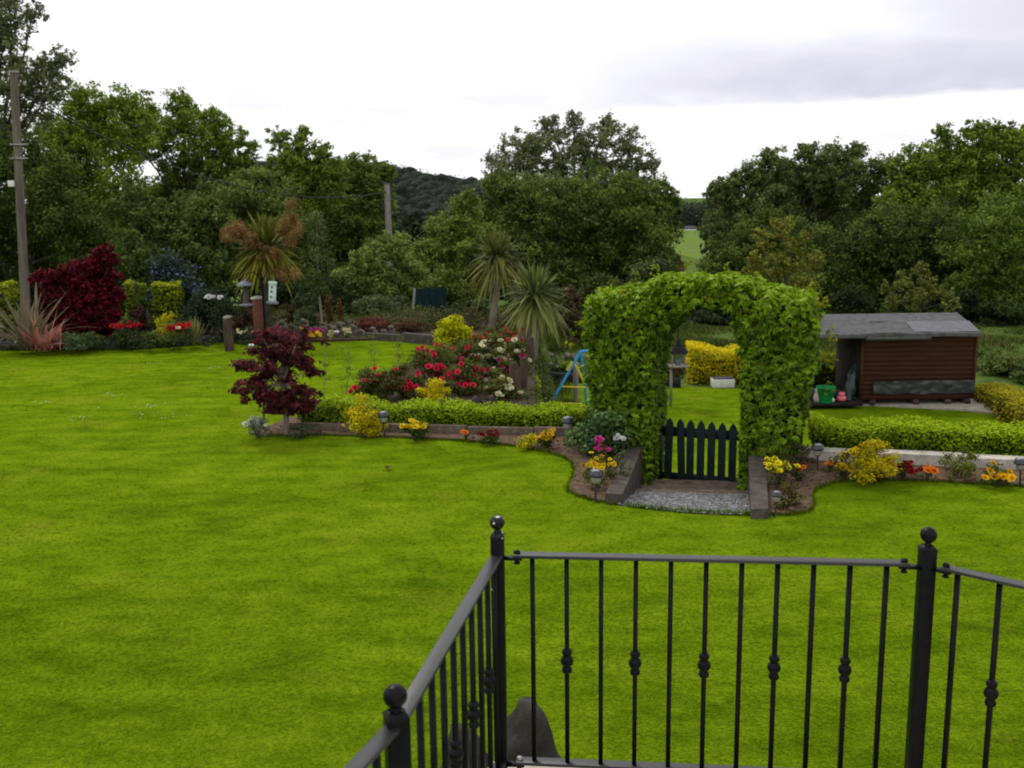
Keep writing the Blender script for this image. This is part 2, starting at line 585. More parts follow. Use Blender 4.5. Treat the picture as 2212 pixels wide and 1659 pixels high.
def shell_leaves(mb, inside, bb, n, depth, L, W, colf, up=0.25, hang=0.6, fan=1):
    lo, hi = np.array(bb[0], float), np.array(bb[1], float)
    dirs = np.array([(1, 0, 0), (-1, 0, 0), (0, 1, 0), (0, -1, 0), (0, 0, 1), (0, 0, -1),
                     (.7, 0, .7), (-.7, 0, .7), (0, -.7, .7), (0, .7, .7)])
    Ps, Ns = [], []
    got = 0
    while got < n:
        p = lo + rng.random((60000, 3)) * (hi - lo)
        p = p[inside(p)]
        nn = np.zeros_like(p)
        for d in dirs:
            nn += (~inside(p + d * depth))[:, None] * d
        k = (nn ** 2).sum(1) > 0.1
        Ps.append(p[k])
        Ns.append(nn[k])
        got += k.sum()
    P = np.concatenate(Ps)[:n]
    D = norm(np.concatenate(Ns)[:n])
    Nn = norm(D + np.array([0, 0, up]) + rng.normal(size=P.shape) * 0.6)
    leaf_quads(mb, P, Nn, L, W, colf(P, D), hang, fan)


def straps(mb, c, dirs, L, W, droop, col, segs=6, twist=0.0):
    n = len(dirs)
    dirs = norm(dirs)
    L = np.broadcast_to(L, (n,)).astype(float)
    W = np.broadcast_to(W, (n,)).astype(float)
    droop = np.broadcast_to(droop, (n,)).astype(float)
    c = np.broadcast_to(np.asarray(c, float), (n, 3))
    side = norm(np.cross(dirs, np.array([0, 0, 1.0])) + rng.normal(size=(n, 3)) * (0.15 + twist))
    V = np.zeros((n, segs + 1, 2, 3))
    for k in range(segs + 1):
        s = k / segs
        p = c + dirs * (L * s)[:, None]
        p[:, 2] -= droop * L * s * s
        w = W * (0.55 + 1.2 * s if s < .35 else 1.0 - ((s - .35) / .65) ** 2.2) + 0.0015
        V[:, k, 0] = p + side * (w / 2)[:, None]
        V[:, k, 1] = p - side * (w / 2)[:, None]
    idx = np.arange(n)[:, None] * (segs + 1) * 2
    fs = []
    for k in range(segs):
        a = idx[:, 0] + k * 2
        fs.append(np.stack([a, a + 1, a + 3, a + 2], 1))
    mb.add(V.reshape(-1, 3), np.concatenate(fs), np.repeat(col, (segs + 1) * 2, axis=0))


_bloom = {}


def bloom_mesh(col, kind='rose'):
    key = (col, kind)
    if key in _bloom:
        return _bloom[key]
    mb = MB()
    rings = ((0.5, 0.25, 6, 1.0), (0.36, 0.8, 6, .9), (0.22, 1.3, 4, .8)) if kind == 'rose' else ((0.5, 0.15, 7, 1.0), (0.3, 0.9, 5, .85))
    for R, tilt, k, sh in rings:
        for j in range(k):
            a = 2 * math.pi * j / k + R * 7
            ca, sa = math.cos(a), math.sin(a)
            w = R * 1.15 * math.pi / k
            ou = np.array((ca, sa, 0)) * math.cos(tilt) + np.array((0, 0, math.sin(tilt)))
            sd = np.array((-sa, ca, 0))
            V = [np.zeros(3), ou * R * .6 - sd * w, ou * R + (0, 0, .02), ou * R * .6 + sd * w]
            mb.add(V, [(0, 1, 2, 3)], np.array(col) * sh * random.uniform(.85, 1.1))
    if kind != 'rose':
        mb.ball((0, 0, .06), .12, 6, 4, col=np.array(col) * .5)
    o = mb.build('bloom', M['petal'])
    me = o.data
    bpy.data.objects.remove(o)
    _bloom[key] = me
    return me


def bloom(parent, world, size, col, kind='rose', name='bloom', face=(0, -0.55, 0.8)):
    v = random.choice((.72, .9, 1.0, 1.08))
    o = bpy.data.objects.new(name, bloom_mesh(tuple(min(.9, c * v + (1 - v) * .04) for c in col), kind))
    COL.objects.link(o)
    o.parent = parent
    o.location = Vector(world) - parent.location
    q = (Vector(face) + Vector((random.gauss(0, .35), random.gauss(0, .25), random.gauss(0, .2)))).to_track_quat('Z', 'Y')
    o.rotation_mode = 'QUATERNION'
    o.rotation_quaternion = q
    s = size * random.uniform(0.75, 1.2)
    o.scale = (s, s, s)
    return o


def shrub(name, label, cat, base, w, h, n, L, dark, light, blooms=(), group=None, W=0.55, d=None, m=16, loose=0.0,
          up=0.5, accent=None, bkind='rose', bfront=0.75, stems=6, mat_='leaf', hang=0.0, spike=0.0, tone=.25, top=.22, bz=(0.55, 1.0), low=0.12):
    """a plant standing at base: stems + foliage dome (+ blooms as parts)"""
    base = np.array(base, float)
    d = d or w
    root = thing(name, label, cat, base, group)
    cl = []
    for i in range(m):
        a, q = rng.uniform(0, 2 * math.pi), rng.random() ** .6
        el = rng.uniform(0.0, 1.0)
        x = math.cos(a) * q * w * .36
        y = math.sin(a) * q * d * .36
        zz = h * (low + (0.86 - low) * (el * math.sqrt(max(0, 1 - q * q * .75)))) * (1 + spike * rng.normal() * .2)
        s = rng.uniform(.13, .24) * (1 - loose * .4)
        cl.append((base[0] + x, base[1] + y, base[2] + zz, w * s, d * s, h * s * .9))
    cl = np.array(cl)
    st = MB()
    for i in range(stems):
        c = cl[i % len(cl)]
        st.tube([base + rng.normal(size=3) * (.04 * w, .04 * d, 0) - (0, 0, .03), base * .5 + c[:3] * .5 + rng.normal(size=3) * .03 * w, c[:3]],
                [.012 * w + .004, .008 * w + .003, .003], 5)
    st.build('stem', M['bark'], root)
    mb = MB()
    cloud(mb, cl, n, L, L * W, dark, light, up, .15, tone, top, hang, zmin=base[2] + .01, accent=accent)
    mb.build('foliage', M[mat_], root)
    for (bc, bs, cnt) in blooms:
        for _ in range(cnt):
            c = cl[rng.integers(len(cl))]
            dd = norm(rng.normal(size=3) + np.array((0, -bfront, .35)))
            p = c[:3] + dd * c[3:] * 1.08
            p[2] = min(max(p[2], base[2] + h * bz[0]), base[2] + h * bz[1] * 1.02)
            bloom(root, p, bs, bc, bkind)
    return root


# ------------------------------------------------------------------ terrain
def ss(a, b, x):
    t = np.clip((x - a) / (b - a), 0, 1)
    return t * t * (3 - 2 * t)


def yL(x):                                              # timber edging of the left bed
    return 13.05 - 0.16 * x


def yH(x):                                              # the front hedge line
    return 12.55 - 0.25 * (x - 1.0)


def T(x, y):
    x, y = np.asarray(x, float), np.asarray(y, float)
    up = np.maximum(1 - ss(yH(x) + .35, yH(x) + 1.3, y), 1 - ss(0.40, 0.95, x))
    upper = -.05 + np.interp(y, [0, 28, 45, 100, 5000], [0, 0, -1.5, -6, -6])
    lower = -1.24 + .5 * ss(24.6, 25.6, y) + np.interp(y, [0, 31, 100, 5000], [0, 0, -5.2, -5.2])
    z = lower + (upper - lower) * up
    path = ss(.7, 1.2, x) * (1 - ss(3.3, 3.8, x)) * ss(9.0, 9.7, y) * (1 - ss(13.4, 14.2, y))
    z = z * (1 - path) + np.minimum(z, -.85) * path
    return z


def grid(xs, ys, zf, mb):
    Xg, Yg = np.meshgrid(xs, ys)
    V = np.stack([Xg, Yg, zf(Xg, Yg)], -1).reshape(-1, 3)
    a, b = len(ys), len(xs)
    i = (np.arange(a - 1)[:, None] * b + np.arange(b - 1)).ravel()
    mb.add(V, np.stack([i, i + 1, i + b + 1, i + b], 1))


def spread(lo, hi, step, far, k=1.25):
    mid = list(np.arange(lo, hi + 1e-6, step))
    s, r = step, []
    p = hi
    while p < far:
        s *= k
        p += s
        r.append(p)
    s, l_ = step, []
    p = lo
    while p > -far:
        s *= k
        p -= s
        l_.append(p)
    return np.array(l_[::-1] + mid + r)


mb = MB()
grid(spread(-14, 14, .35, 2500), spread(-2, 32, .35, 4500), T, mb)
tag(mb.build('ground', M['rough'], smooth=True), kind='structure')

# upper lawn outline (seen edges, taken to the ground plane)
bedL_front = [(1330, 1091), (1290, 1084), (1250, 1073), (1230, 1062), (1229, 1050), (1238, 1035), (1243, 1015), (1238, 1002), (1222, 990),
              (1180, 976), (1100, 963), (1000, 953), (850, 946), (700, 941), (580, 943), (545, 939)]
bedR_front = [(1662, 1113), (1700, 1113), (1745, 1107), (1757, 1092), (1751, 1072), (1762, 1056), (1800, 1043), (1850, 1038), (1950, 1037), (2100, 1045),
              (2212, 1052), (2400, 1062)]
back_edge = [(1040, 760), (1000, 754), (940, 746), (880, 739), (800, 734), (730, 732), (660, 737), (600, 745), (545, 747), (500, 742), (484, 739), (440, 745),
             (380, 749), (286, 755), (191, 758), (100, 758), (0, 757), (-200, 754), (-500, 748)]
pt = lambda l, z=0.0: [(G(a, b, z).x, G(a, b, z).y) for a, b in l]
bl, br, be = pt(bedL_front), pt(bedR_front), pt(back_edge)
hl = (-3.35, yL(-3.35) - .1)
lawn_poly = [(-40, -3), (14, -3), (14, br[-1][1])] + br[::-1] + pt([(1622, 1113), (1545, 1110), (1476, 1107), (1396, 1099), (1354, 1093)]) + bl
lawn_poly += [(bl[-1][0] - .1, bl[-1][1] + .15), hl, (-3.35, yL(-3.35) + .85), (0.0, yL(0) + .85), (0.45, 14.0), (0.5, 17), (0.35, 20.5)]
lawn_poly += be + [(-40, be[-1][1])]
mb = MB()
mb.prism(lawn_poly, -.3, 0.0)
tag(mb.build('lawn', M['lawn']), kind='structure')

low_poly = [G(1140, 818, -1.2), G(1260, 827, -1.2), G(1430, 833, -1.2), G(1600, 840, -1.2), G(1750, 868, -1.2), G(2090, 880, -1.2), G(2230, 900, -1.2)]
low_poly = [(p.x, p.y) for p in low_poly] + [(11.5, 18.0), (11.5, 12.2), (3.9, 13.2), (1.0, 13.9), (.9, 15), (.9, 17), (.85, 21), (.8, 23.5)]
mb = MB()
mb.prism(low_poly, -1.5, -1.2)
tag(mb.build('lower_lawn', M['lawn']), kind='structure')


# ---- grass blades (nobody could count them)
def inpoly(poly, x, y):
    c = np.zeros(len(x), bool)
    n = len(poly)
    for i in range(n):
        x1, y1 = poly[i]
        x2, y2 = poly[(i + 1) % n]
        if y1 == y2:
            continue
        k = (y1 > y) != (y2 > y)
        c ^= k & (x < (x2 - x1) * (y - y1) / (y2 - y1) + x1)
    return c


mb = MB()


def blades(poly, z, y0, y1, dens, hgt, wid, margin=0.8, flat=3.4):
    xm = y1 * .62 + margin
    n = int(2 * xm * (y1 - y0) * dens)
    x = rng.uniform(-xm, xm, n)
    y = rng.uniform(y0, y1, n)
    k = (np.abs(x) < y * .60 + margin) & inpoly(poly, x, y)
    x, y = x[k], y[k]
    n = len(x)
    a = rng.uniform(0, 2 * math.pi, n)
    h = hgt * rng.uniform(.5, 1.25, n)
    s = np.stack([np.cos(a), np.sin(a), np.zeros(n)], 1) * (wid * rng.uniform(.7, 1.3, n) / 2)[:, None]
    p = np.stack([x, y, np.full(n, z + .001)], 1)
    lean = np.stack([rng.normal(size=n) * flat, rng.normal(size=n) * flat, np.ones(n)], 1) * h[:, None]
    V = np.stack([p - s, p + s, p + lean], 1).reshape(-1, 3)
    br_ = rng.uniform(.88, 1.18, n)
    c = np.stack([br_ * rng.uniform(.9, 1.12, n), br_, br_], 1)
    mb.add(V, np.arange(3 * n).reshape(n, 3), np.repeat(c, 3, axis=0))


for y0, y1, dn, hg, wd in ((3.6, 6, 7000, .0085, .006), (6, 8, 4200, .008, .008), (8, 11, 1500, .008, .011), (11, 15, 500, .008, .016), (15, 23.5, 200, .009, .024)):
    blades(lawn_poly, 0.0, y0, y1, dn, hg, wd)
def fringe(line, z, hgt=.05, per_m=420):                 # longer grass along an edge
    for (ax, ay), (bx, by_) in zip(line[:-1], line[1:]):
        n = max(3, int(math.hypot(bx - ax, by_ - ay) * per_m))
        t = rng.random(n)
        x, y = ax + (bx - ax) * t + rng.normal(size=n) * .018, ay + (by_ - ay) * t + rng.normal(size=n) * .018
        a = rng.uniform(0, 2 * math.pi, n)
        h = hgt * rng.uniform(.4, 1.2, n)
        s = np.stack([np.cos(a), np.sin(a), np.zeros(n)], 1) * .006
        p = np.stack([x, y, np.full(n, z)], 1)
        lean = np.stack([rng.normal(size=n) * .5, rng.normal(size=n) * .5, np.ones(n)], 1) * h[:, None]
        b = rng.uniform(.6, 1.05, n)
        mb.add(np.stack([p - s, p + s, p + lean], 1).reshape(-1, 3), np.arange(3 * n).reshape(n, 3), np.repeat(np.stack([b * .95, b, b], 1), 3, axis=0))


fringe(bl, 0.0)
fringe(br, 0.0)
fringe(pt([(1622, 1113), (1545, 1110), (1476, 1107), (1396, 1099), (1354, 1093)]), 0.0, .06, 600)
fringe(be[:-2], 0.0, .09, 300)
tag(mb.build('grass', M['blade']), 'short bright green grass of the upper lawn', 'grass', kind='stuff')
mb = MB()
blades(low_poly, -1.2, 13.5, 25, 260, .010, .024)
tag(mb.build('grass', M['blade']), 'mown grass of the lower lawn beyond the gate', 'grass', kind='stuff')
def rough_blades(x0, x1, y0, y1, dens, hgt, wid, keep=None):
    n = int((x1 - x0) * (y1 - y0) * dens)
    x, y = rng.uniform(x0, x1, n), rng.uniform(y0, y1, n)
    k = np.abs(x) < y * .6 + 1
    if keep is not None:
        k &= keep(x, y)
    x, y = x[k], y[k]
    n = len(x)
    a = rng.uniform(0, 2 * math.pi, n)
    h = hgt * rng.uniform(.3, 1.3, n) * (.7 + .5 * np.sin(x * 1.7 + np.sin(y * 2.1)))
    s = np.stack([np.cos(a), np.sin(a), np.zeros(n)], 1) * (wid * rng.uniform(.7, 1.3, n) / 2)[:, None]
    p = np.stack([x, y, T(x, y) - .01], 1)
    lean = np.stack([rng.normal(size=n) * .5, rng.normal(size=n) * .5, np.ones(n)], 1) * h[:, None]
    V = np.stack([p - s, p + s, p + lean], 1).reshape(-1, 3)
    br_ = rng.uniform(.65, 1.4, n)
    c = np.stack([br_ * rng.uniform(.9, 1.35, n), br_, br_], 1)
    mb.add(V, np.arange(3 * n).reshape(n, 3), np.repeat(c, 3, axis=0))


mb = MB()
rough_blades(.3, 20, 24.4, 36, 420, .16, .03)
rough_blades(-14, 1.5, 25.5, 36, 260, .22, .035)
rough_blades(.2, 1.4, 14, 25, 900, .14, .02)
tag(mb.build('rough_grass', M['rough_blade']), 'long rough grass on the banks behind the garden', 'grass', kind='stuff')
mb = MB()
for a, b in ((235, 852), (320, 880), (375, 905), (232, 886), (255, 858), (130, 830), (370, 757), (310, 790), (455, 800), (330, 883), (300, 905), (100, 875), (180, 910)):
    c = G(a, b)
    for _ in range(random.randint(1, 5)):
        q = (c.x + random.gauss(0, .09), c.y + random.gauss(0, .12), .045)
        mb.lathe([(0.0, 0), (.016, .002), (.0, .006)], q, 6, (0.8, 0.8, 0.76))
tag(mb.build('daisies', M['petal']), 'tiny white daisies scattered in the lawn on the left', 'daisies', kind='stuff')
mb = MB()
c = G(838, 1016)
mb.add([(c.x - .05, c.y, .05), (c.x, c.y - .05, .035), (c.x + .06, c.y, .06), (c.x, c.y + .06, .04)], [(0, 1, 2, 3)], (.06, .03, .015))
tag(mb.build('fallen_leaf', M['leaf'], org=(c.x, c.y, .04)), 'small brown leaf lying on the open lawn', 'leaf')

# ------------------------------------------------------------------ beds, sleepers, path, gate
EDGE_Z = .03
sl = {k: G(*v) for k, v in dict(fl=(1307, 1066, .11), fr=(1345, 1067, .11), br=(1396, 945, .11), bk=(1366, 944, .11)).items()}
sr_ = {k: G(*v) for k, v in dict(fl=(1622, 1100, .10), fr=(1660, 1099, .10), br=(1651, 970, .10), bl=(1616, 970, .10)).items()}
xy = lambda v: (v.x, v.y)
tL = [(-3.3, yH(-3.3) - .22), (sl['bk'].x - .02, yH(sl['bk'].x) - .32)]
bed_l = bl[::-1] + [(sl['fl'].x + .02, sl['fl'].y - .02), (sl['bk'].x + .02, sl['bk'].y), (sl['bk'].x + .05, yL(sl['bk'].x) + .8), (-3.3, yL(-3.3) + .8)]
mb = MB()
mb.prism(bed_l, -.6, EDGE_Z)
for _ in range(900):
    i = random.random()
    px_, py_ = random.uniform(545, 1390), random.uniform(915, 1090)
    p = G(px_, py_, EDGE_Z)
    if inpoly(bed_l, np.array([p.x]), np.array([p.y]))[0]:
        s = abs(random.gauss(0, .011)) + .008
        mb.rock((p.x, p.y, EDGE_Z + s * .3), (s, s, s * .7), int(_), 6, 4)
tag(mb.build('flower_bed', M['soil']), kind='structure')
bed_r = br + [(br[-1][0], yH(br[-1][0]) + .1), (sr_['br'].x + .05, yH(sr_['br'].x) + .1), (sr_['br'].x - .03, sr_['br'].y), (sr_['fr'].x - .03, sr_['fr'].y - .02)]
mb = MB()
mb.prism(bed_r, -.6, EDGE_Z)
for _ in range(700):
    px_, py_ = random.uniform(1650, 2212), random.uniform(965, 1112)
    p = G(px_, py_, EDGE_Z)
    if inpoly(bed_r, np.array([p.x]), np.array([p.y]))[0]:
        s = abs(random.gauss(0, .011)) + .008
        mb.rock((p.x, p.y, EDGE_Z + s * .3), (s, s, s * .7), int(_), 6, 4)
tag(mb.build('flower_bed', M['soil']), kind='structure')


def sleeper(name, label, q, z0, cat='sleeper', group=None, m='sleeper'):
    mb = MB()
    mb.prism([xy(v) for v in q], z0, q[0].z)
    c = sum((Vector((v.x, v.y, 0)) for v in q), Vector()) / len(q)
    o = mb.build(name, M[m], org=(c.x, c.y, z0))
    bevel(o, .012)
    return tag(o, label, cat, group)


sleeper('railway_sleeper', 'dark weathered sleeper edging the left side of the sunken gravel path', [sl['fl'], sl['fr'], sl['br'], sl['bk']], -.75)
sleeper('railway_sleeper', 'dark weathered sleeper edging the right side of the gravel path', [sr_['fl'], sr_['fr'], sr_['br'], sr_['bl']], -.75)
# gravel slope, timber step
g0, g1 = G(1335, 1092, 0), G(1640, 1114, 0)
b0, b1 = G(1372, 1066, -.22), G(1620, 1071, -.22)
mb = MB()
NG = 26
gv = []
for j in range(NG + 1):
    for i in range(NG + 1):
        s, t = i / NG, j / NG
        p = g0.lerp(g1, s).lerp(b0.lerp(b1, s), t)
        bow = .10 * math.sin(s * math.pi) * (1 - t)
        gv.append((p.x, p.y - bow, p.z + .012 + random.uniform(-.008, .008)))
mb.add(gv, [(j * (NG + 1) + i, j * (NG + 1) + i + 1, (j + 1) * (NG + 1) + i + 1, (j + 1) * (NG + 1) + i) for j in range(NG) for i in range(NG)])
tag(mb.build('gravel_path', M['gravel']), kind='structure')
mb = MB()
for k in range(2600):
    s, t = random.random(), random.random()
    p = g0.lerp(g1, s).lerp(b0.lerp(b1, s), t)
    r = random.uniform(.007, .02)
    mb.rock((p.x, p.y - .10 * math.sin(s * math.pi) * (1 - t), p.z + .018), (r, r * random.uniform(.6, 1), r * .6), k % 40, 6, 4)
tag(mb.build('gravel', M['pebble']), 'loose pale grey gravel on the path before the gate', 'gravel', kind='stuff')
s0, s1 = G(1376, 1058, -.24), G(1622, 1065, -.24)
s2, s3 = G(1622, 1052, -.40), G(1384, 1041, -.40)


def board(name, label, a, b, depth, z0, z1, cat, m, group=None):
    a, b = Vector(a), Vector(b)
    d = (b - a)
    d.z = 0
    nrm = Vector((-d.y, d.x, 0)).normalized() * depth
    mb = MB()
    mb.prism([xy(a), xy(b), xy(b + nrm), xy(a + nrm)], z0, z1)
    mid = (a + b) / 2
    o = mb.build(name, M[m], org=(mid.x, mid.y, z0))
    bevel(o, .008)
    return tag(o, label, cat, group)


board('timber_step', 'front timber step board at the back edge of the gravel', b0, b1, .2, -.8, -.215, 'step', 'timber')
o1 = b0 + (b0 - g0).normalized() * .21
o2 = b1 + (b1 - g1).normalized() * .21
board('timber_step', 'rear timber tread lying directly under the garden gate', Vector((o1.x, o1.y, 0)), Vector((o2.x, o2.y, 0)), .9, -.8, -.36, 'step', 'timber')

# gate
gl, gr = AT(1424, 1040, 12.35), AT(1600, 1044, 11.98)
gu = (gr - gl)
gu.z = 0
glen = gu.length
gu.normalize()
gn = Vector((gu.y, -gu.x, 0))                           # towards the camera
gz = -.42
gate = thing('garden_gate', 'dark green wooden picket gate under the ivy arch', 'gate', ((gl.x + gr.x) / 2, (gl.y + gr.y) / 2, gz))
gtop = AT(1510, 906, 12.15).z
H = gtop - gz


def gp(u, z, f=0.0):
    p = Vector((gl.x, gl.y, 0)) + gu * u + gn * f
    return np.array((p.x, p.y, gz + z))


for i in range(7):
    u = glen * (.125 + .128 * i)
    lean = .012 if i == 0 else (-.02 if i == 1 else 0.0)
    w = .047
    hh = H - .012 * i * .3
    out = [(-w, .02), (w, .02), (w, hh - .085), (w * .8, hh - .05), (0, hh), (-w * .8, hh - .05), (-w, hh - .085)]
    V = [gp(u + a - lean * (1 - z / H) * 1.5, z, .018) for a, z in out] + [gp(u + a - lean * (1 - z / H) * 1.5, z, .0) for a, z in out]
    n = len(out)
    mb = MB()
    mb.add(V, [(0, j, j + 1) for j in range(1, n - 1)] + [(n, n + j + 1, n + j) for j in range(1, n - 1)])
    mb.add(V, [(j, n + j, n + (j + 1) % n, (j + 1) % n)[::-1] for j in range(n)])
    mb.build('picket', M['gate'], gate)
for z, h in ((H - .185, .12), (.06, .09)):
    mb = MB()
    mb.bar(gp(0.0, z, -.016), gp(glen, z, -.016), .03, h)
    mb.build('rail', M['gate'], gate)
for u in (.0, glen):
    mb = MB()
    mb.box(gp(u, H * .42, -.03), (.06, .06, H * .86), math.atan2(gu.y, gu.x))
    mb.build('gate_post', M['gate'], gate)
mb = MB()
mb.bar(gp(.0, H - .17, .004), gp(.16, H - .17, .004), .008, .03)
mb.build('hinge', M['black'], gate)

# ------------------------------------------------------------------ the arch
ac = Vector(((gl.x + gr.x) / 2, (gl.y + gr.y) / 2, 0))
au, av = np.array(gu), np.array((-gu.y, gu.x, 0))       # along, away


def arch_local(p):
    q = p - np.array((ac.x, ac.y, 0))
    return q @ au, q @ av, q[:, 2]


def arch_in(p):
    u, v, z = arch_local(p)
    wob = .022 * np.sin(u * 7 + z * 5) + .02 * np.sin(z * 9 + v * 6 + 1.3) + .02 * np.sin(u * 17 - z * 13)
    uo = np.interp(z, [-.5, .2, .9, 1.5, 1.75, 2.0], [1.20, 1.24, 1.33, 1.42, 1.40, 1.30]) + wob - .05 * (u > 0)
    top = np.interp(u, [-1.6, -1.45, -1.2, -.8, -.35, .1, .5, 1.0, 1.35, 1.55], [1.76, 1.92, 1.98, 2.09, 2.20, 2.23, 2.17, 2.05, 1.97, 1.80]) + wob
    inn = np.interp(u, [-.62, -.52, -.42, -.2, .0, .25, .45, .55, .62], [-9, 1.12, 1.56, 1.76, 1.88, 1.88, 1.74, 1.4, -9]) + wob * .8
    ui = np.interp(z, [-.5, .5, 1.3, 1.6], [.56, .61, .55, .45]) + wob
    solid = (np.abs(u) < uo) & (z < top) & (np.abs(v) < .46 + wob) & (z > -.38)
    hole = (np.abs(u + .0) < ui) & (z < inn)
    return solid & ~hole


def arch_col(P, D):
    t = .15 + .55 * np.clip(D[:, 2], 0, 1) + .30 * ss(1.6, 2.2, P[:, 2]) + rng.normal(size=len(P)) * .2  # bright top and darker faces: daylight painted into the leaf colour
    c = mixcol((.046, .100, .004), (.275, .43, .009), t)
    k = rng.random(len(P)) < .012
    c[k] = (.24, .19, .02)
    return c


arch = thing('leafy_arch', 'clipped garden arch covered in bright green creeper over the gate', 'arch', (ac.x, ac.y, -.36))
mb = MB()
c0 = np.array((ac.x, ac.y, 0))
bbh = np.array((1.75, .95, 0))
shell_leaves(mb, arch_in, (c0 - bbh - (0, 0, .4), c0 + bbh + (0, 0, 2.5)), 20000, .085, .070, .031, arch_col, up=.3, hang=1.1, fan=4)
# dark twiggy heart so the pillars are not hollow
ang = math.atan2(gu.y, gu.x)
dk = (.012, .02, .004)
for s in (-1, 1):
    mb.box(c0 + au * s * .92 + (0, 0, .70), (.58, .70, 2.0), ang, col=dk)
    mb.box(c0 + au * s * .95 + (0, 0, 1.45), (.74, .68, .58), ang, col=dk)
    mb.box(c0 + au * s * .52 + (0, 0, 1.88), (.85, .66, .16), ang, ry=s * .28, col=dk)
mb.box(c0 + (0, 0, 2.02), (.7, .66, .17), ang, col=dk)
mb.build('creeper', M['gloss_leaf'], arch)
# shoots standing out of the top and one long spray on the left
mb = MB()
cl = []
for u, z, r in ((-1.15, 1.97, .10), (-1.3, 1.95, .08), (-.85, 2.2, .1), (-.6, 2.32, .08), (1.25, 2.05, .1), (1.4, 1.95, .1), (1.1, 2.1, .06), (-.2, 2.36, .07), (.3, 2.33, .06), (.65, 2.24, .06)):
    p = c0 + au * u + av * rng.uniform(-.2, .3)
    cl.append((*(p + (0, 0, z - .03)), r * .8, r * .8, r * 1.1))
for k in range(5):
    p = c0 + au * (-1.45 - .07 * k) + av * -.2
    cl.append((*(p + (0, 0, 1.62 - .035 * k * k)), .07, .07, .05))
for z in (.9, 1.2, 1.5):
    cl.append((*(c0 + au * 1.52 + (0, 0, z)), .07, .1, .12))
cloud(mb, cl, 330, .07, .034, (.12, .20, .01), (.32, .38, .015), hang=.3, accent=((.38, .28, .02), .2))
mb.build('loose_shoots', M['leaf'], arch)['kind'] = 'stuff'
fr = MB()
pts = [c0 + au * (-.55 + .11 * k) + av * -.22 + (0, 0, 1.60 + .26 * math.sin(math.pi * k / 10)) for k in range(11)]
for k in range(10):
    fr.bar(pts[k], pts[k + 1], .05, .09)
pts2 = [p + av * .44 for p in pts]
for k in range(10):
    fr.bar(pts2[k], pts2[k + 1], .05, .09)
for k in (0, 5, 10):
    fr.bar(pts[k], pts2[k], .04, .04)
for s in (-.55, .55):
    for v in (-.22, .22):
        p = c0 + au * s + av * v
        fr.bar(p + (0, 0, -.36), p + (0, 0, 1.5), .05, .05, up=(1, 0, 0))
fr.build('arch_frame', M['gate'], arch)


# ------------------------------------------------------------------ hedges
def hedge(name, label, a, b, wid, z0, h, n, L, dark, light, cat='hedge', group=None, wobble=.04, W=.55, h2=None, accent=None, tops=.5):
    a, b = np.array((a[0], a[1], 0.0)), np.array((b[0], b[1], 0.0))
    ln = np.linalg.norm(b - a)
    u = (b - a) / ln
    v = np.array((-u[1], u[0], 0))
    h2 = h2 or h
    ph = rng.uniform(0, 6, 4)

    def inside(p):
        q = p - a
        s, t, z = q @ u, q @ v, p[:, 2] - z0
        wb = wobble * (np.sin(s * 4.1 + ph[0]) + .8 * np.sin(s * 9.7 + t * 6 + ph[1]) + .6 * np.sin(z * 14 + s * 6 + ph[2]))
        hh = h + (h2 - h) * s / ln
        return (s > -wb) & (s < ln + wb) & (np.abs(t) < wid / 2 * (1 - .12 * (z / hh) ** 4) + wb) & (z < hh + wb) & (z > -.02)

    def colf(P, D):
        t = .18 + tops * np.clip(D[:, 2], 0, 1) + .35 * ((P[:, 2] - z0) / max(h, h2)) ** 2 - .08 + rng.normal(size=len(P)) * .2  # upward and upper leaves paler, top light painted into the hedge colour
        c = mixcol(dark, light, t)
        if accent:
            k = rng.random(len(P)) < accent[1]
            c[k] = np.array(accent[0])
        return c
    mb = MB()
    lo = np.minimum(a, b) - wid - .1
    hi = np.maximum(a, b) + wid + .1
    lo[2], hi[2] = z0 - .02, z0 + max(h, h2) + .15
    shell_leaves(mb, inside, (lo, hi), n, max(.07, wid * .15), L, L * W, colf, up=.5, hang=-.4)
    mid = (a + b) / 2
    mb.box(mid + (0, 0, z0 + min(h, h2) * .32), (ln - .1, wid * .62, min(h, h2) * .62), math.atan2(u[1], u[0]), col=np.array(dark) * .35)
    o = mb.build(name, M['leaf'], org=(*mid[:2], z0))
    return tag(o, label, cat, group)


LIM_D, LIM_L = (.056, .108, .004), (.37, .50, .009)
hx0, hx1 = AT(640, 900, 13.5).x, AT(1275, 900, 12.5).x
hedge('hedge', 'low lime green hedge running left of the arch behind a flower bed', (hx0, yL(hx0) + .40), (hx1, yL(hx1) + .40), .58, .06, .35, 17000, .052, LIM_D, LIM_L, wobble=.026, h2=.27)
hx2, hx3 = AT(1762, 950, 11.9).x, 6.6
hedge('hedge', 'low lime green hedge right of the arch behind a pale kerb', (hx2, yH(hx2) + .24), (hx3, yH(hx3) + .24), .66, .12, .29, 17000, .052, LIM_D, LIM_L, wobble=.022)
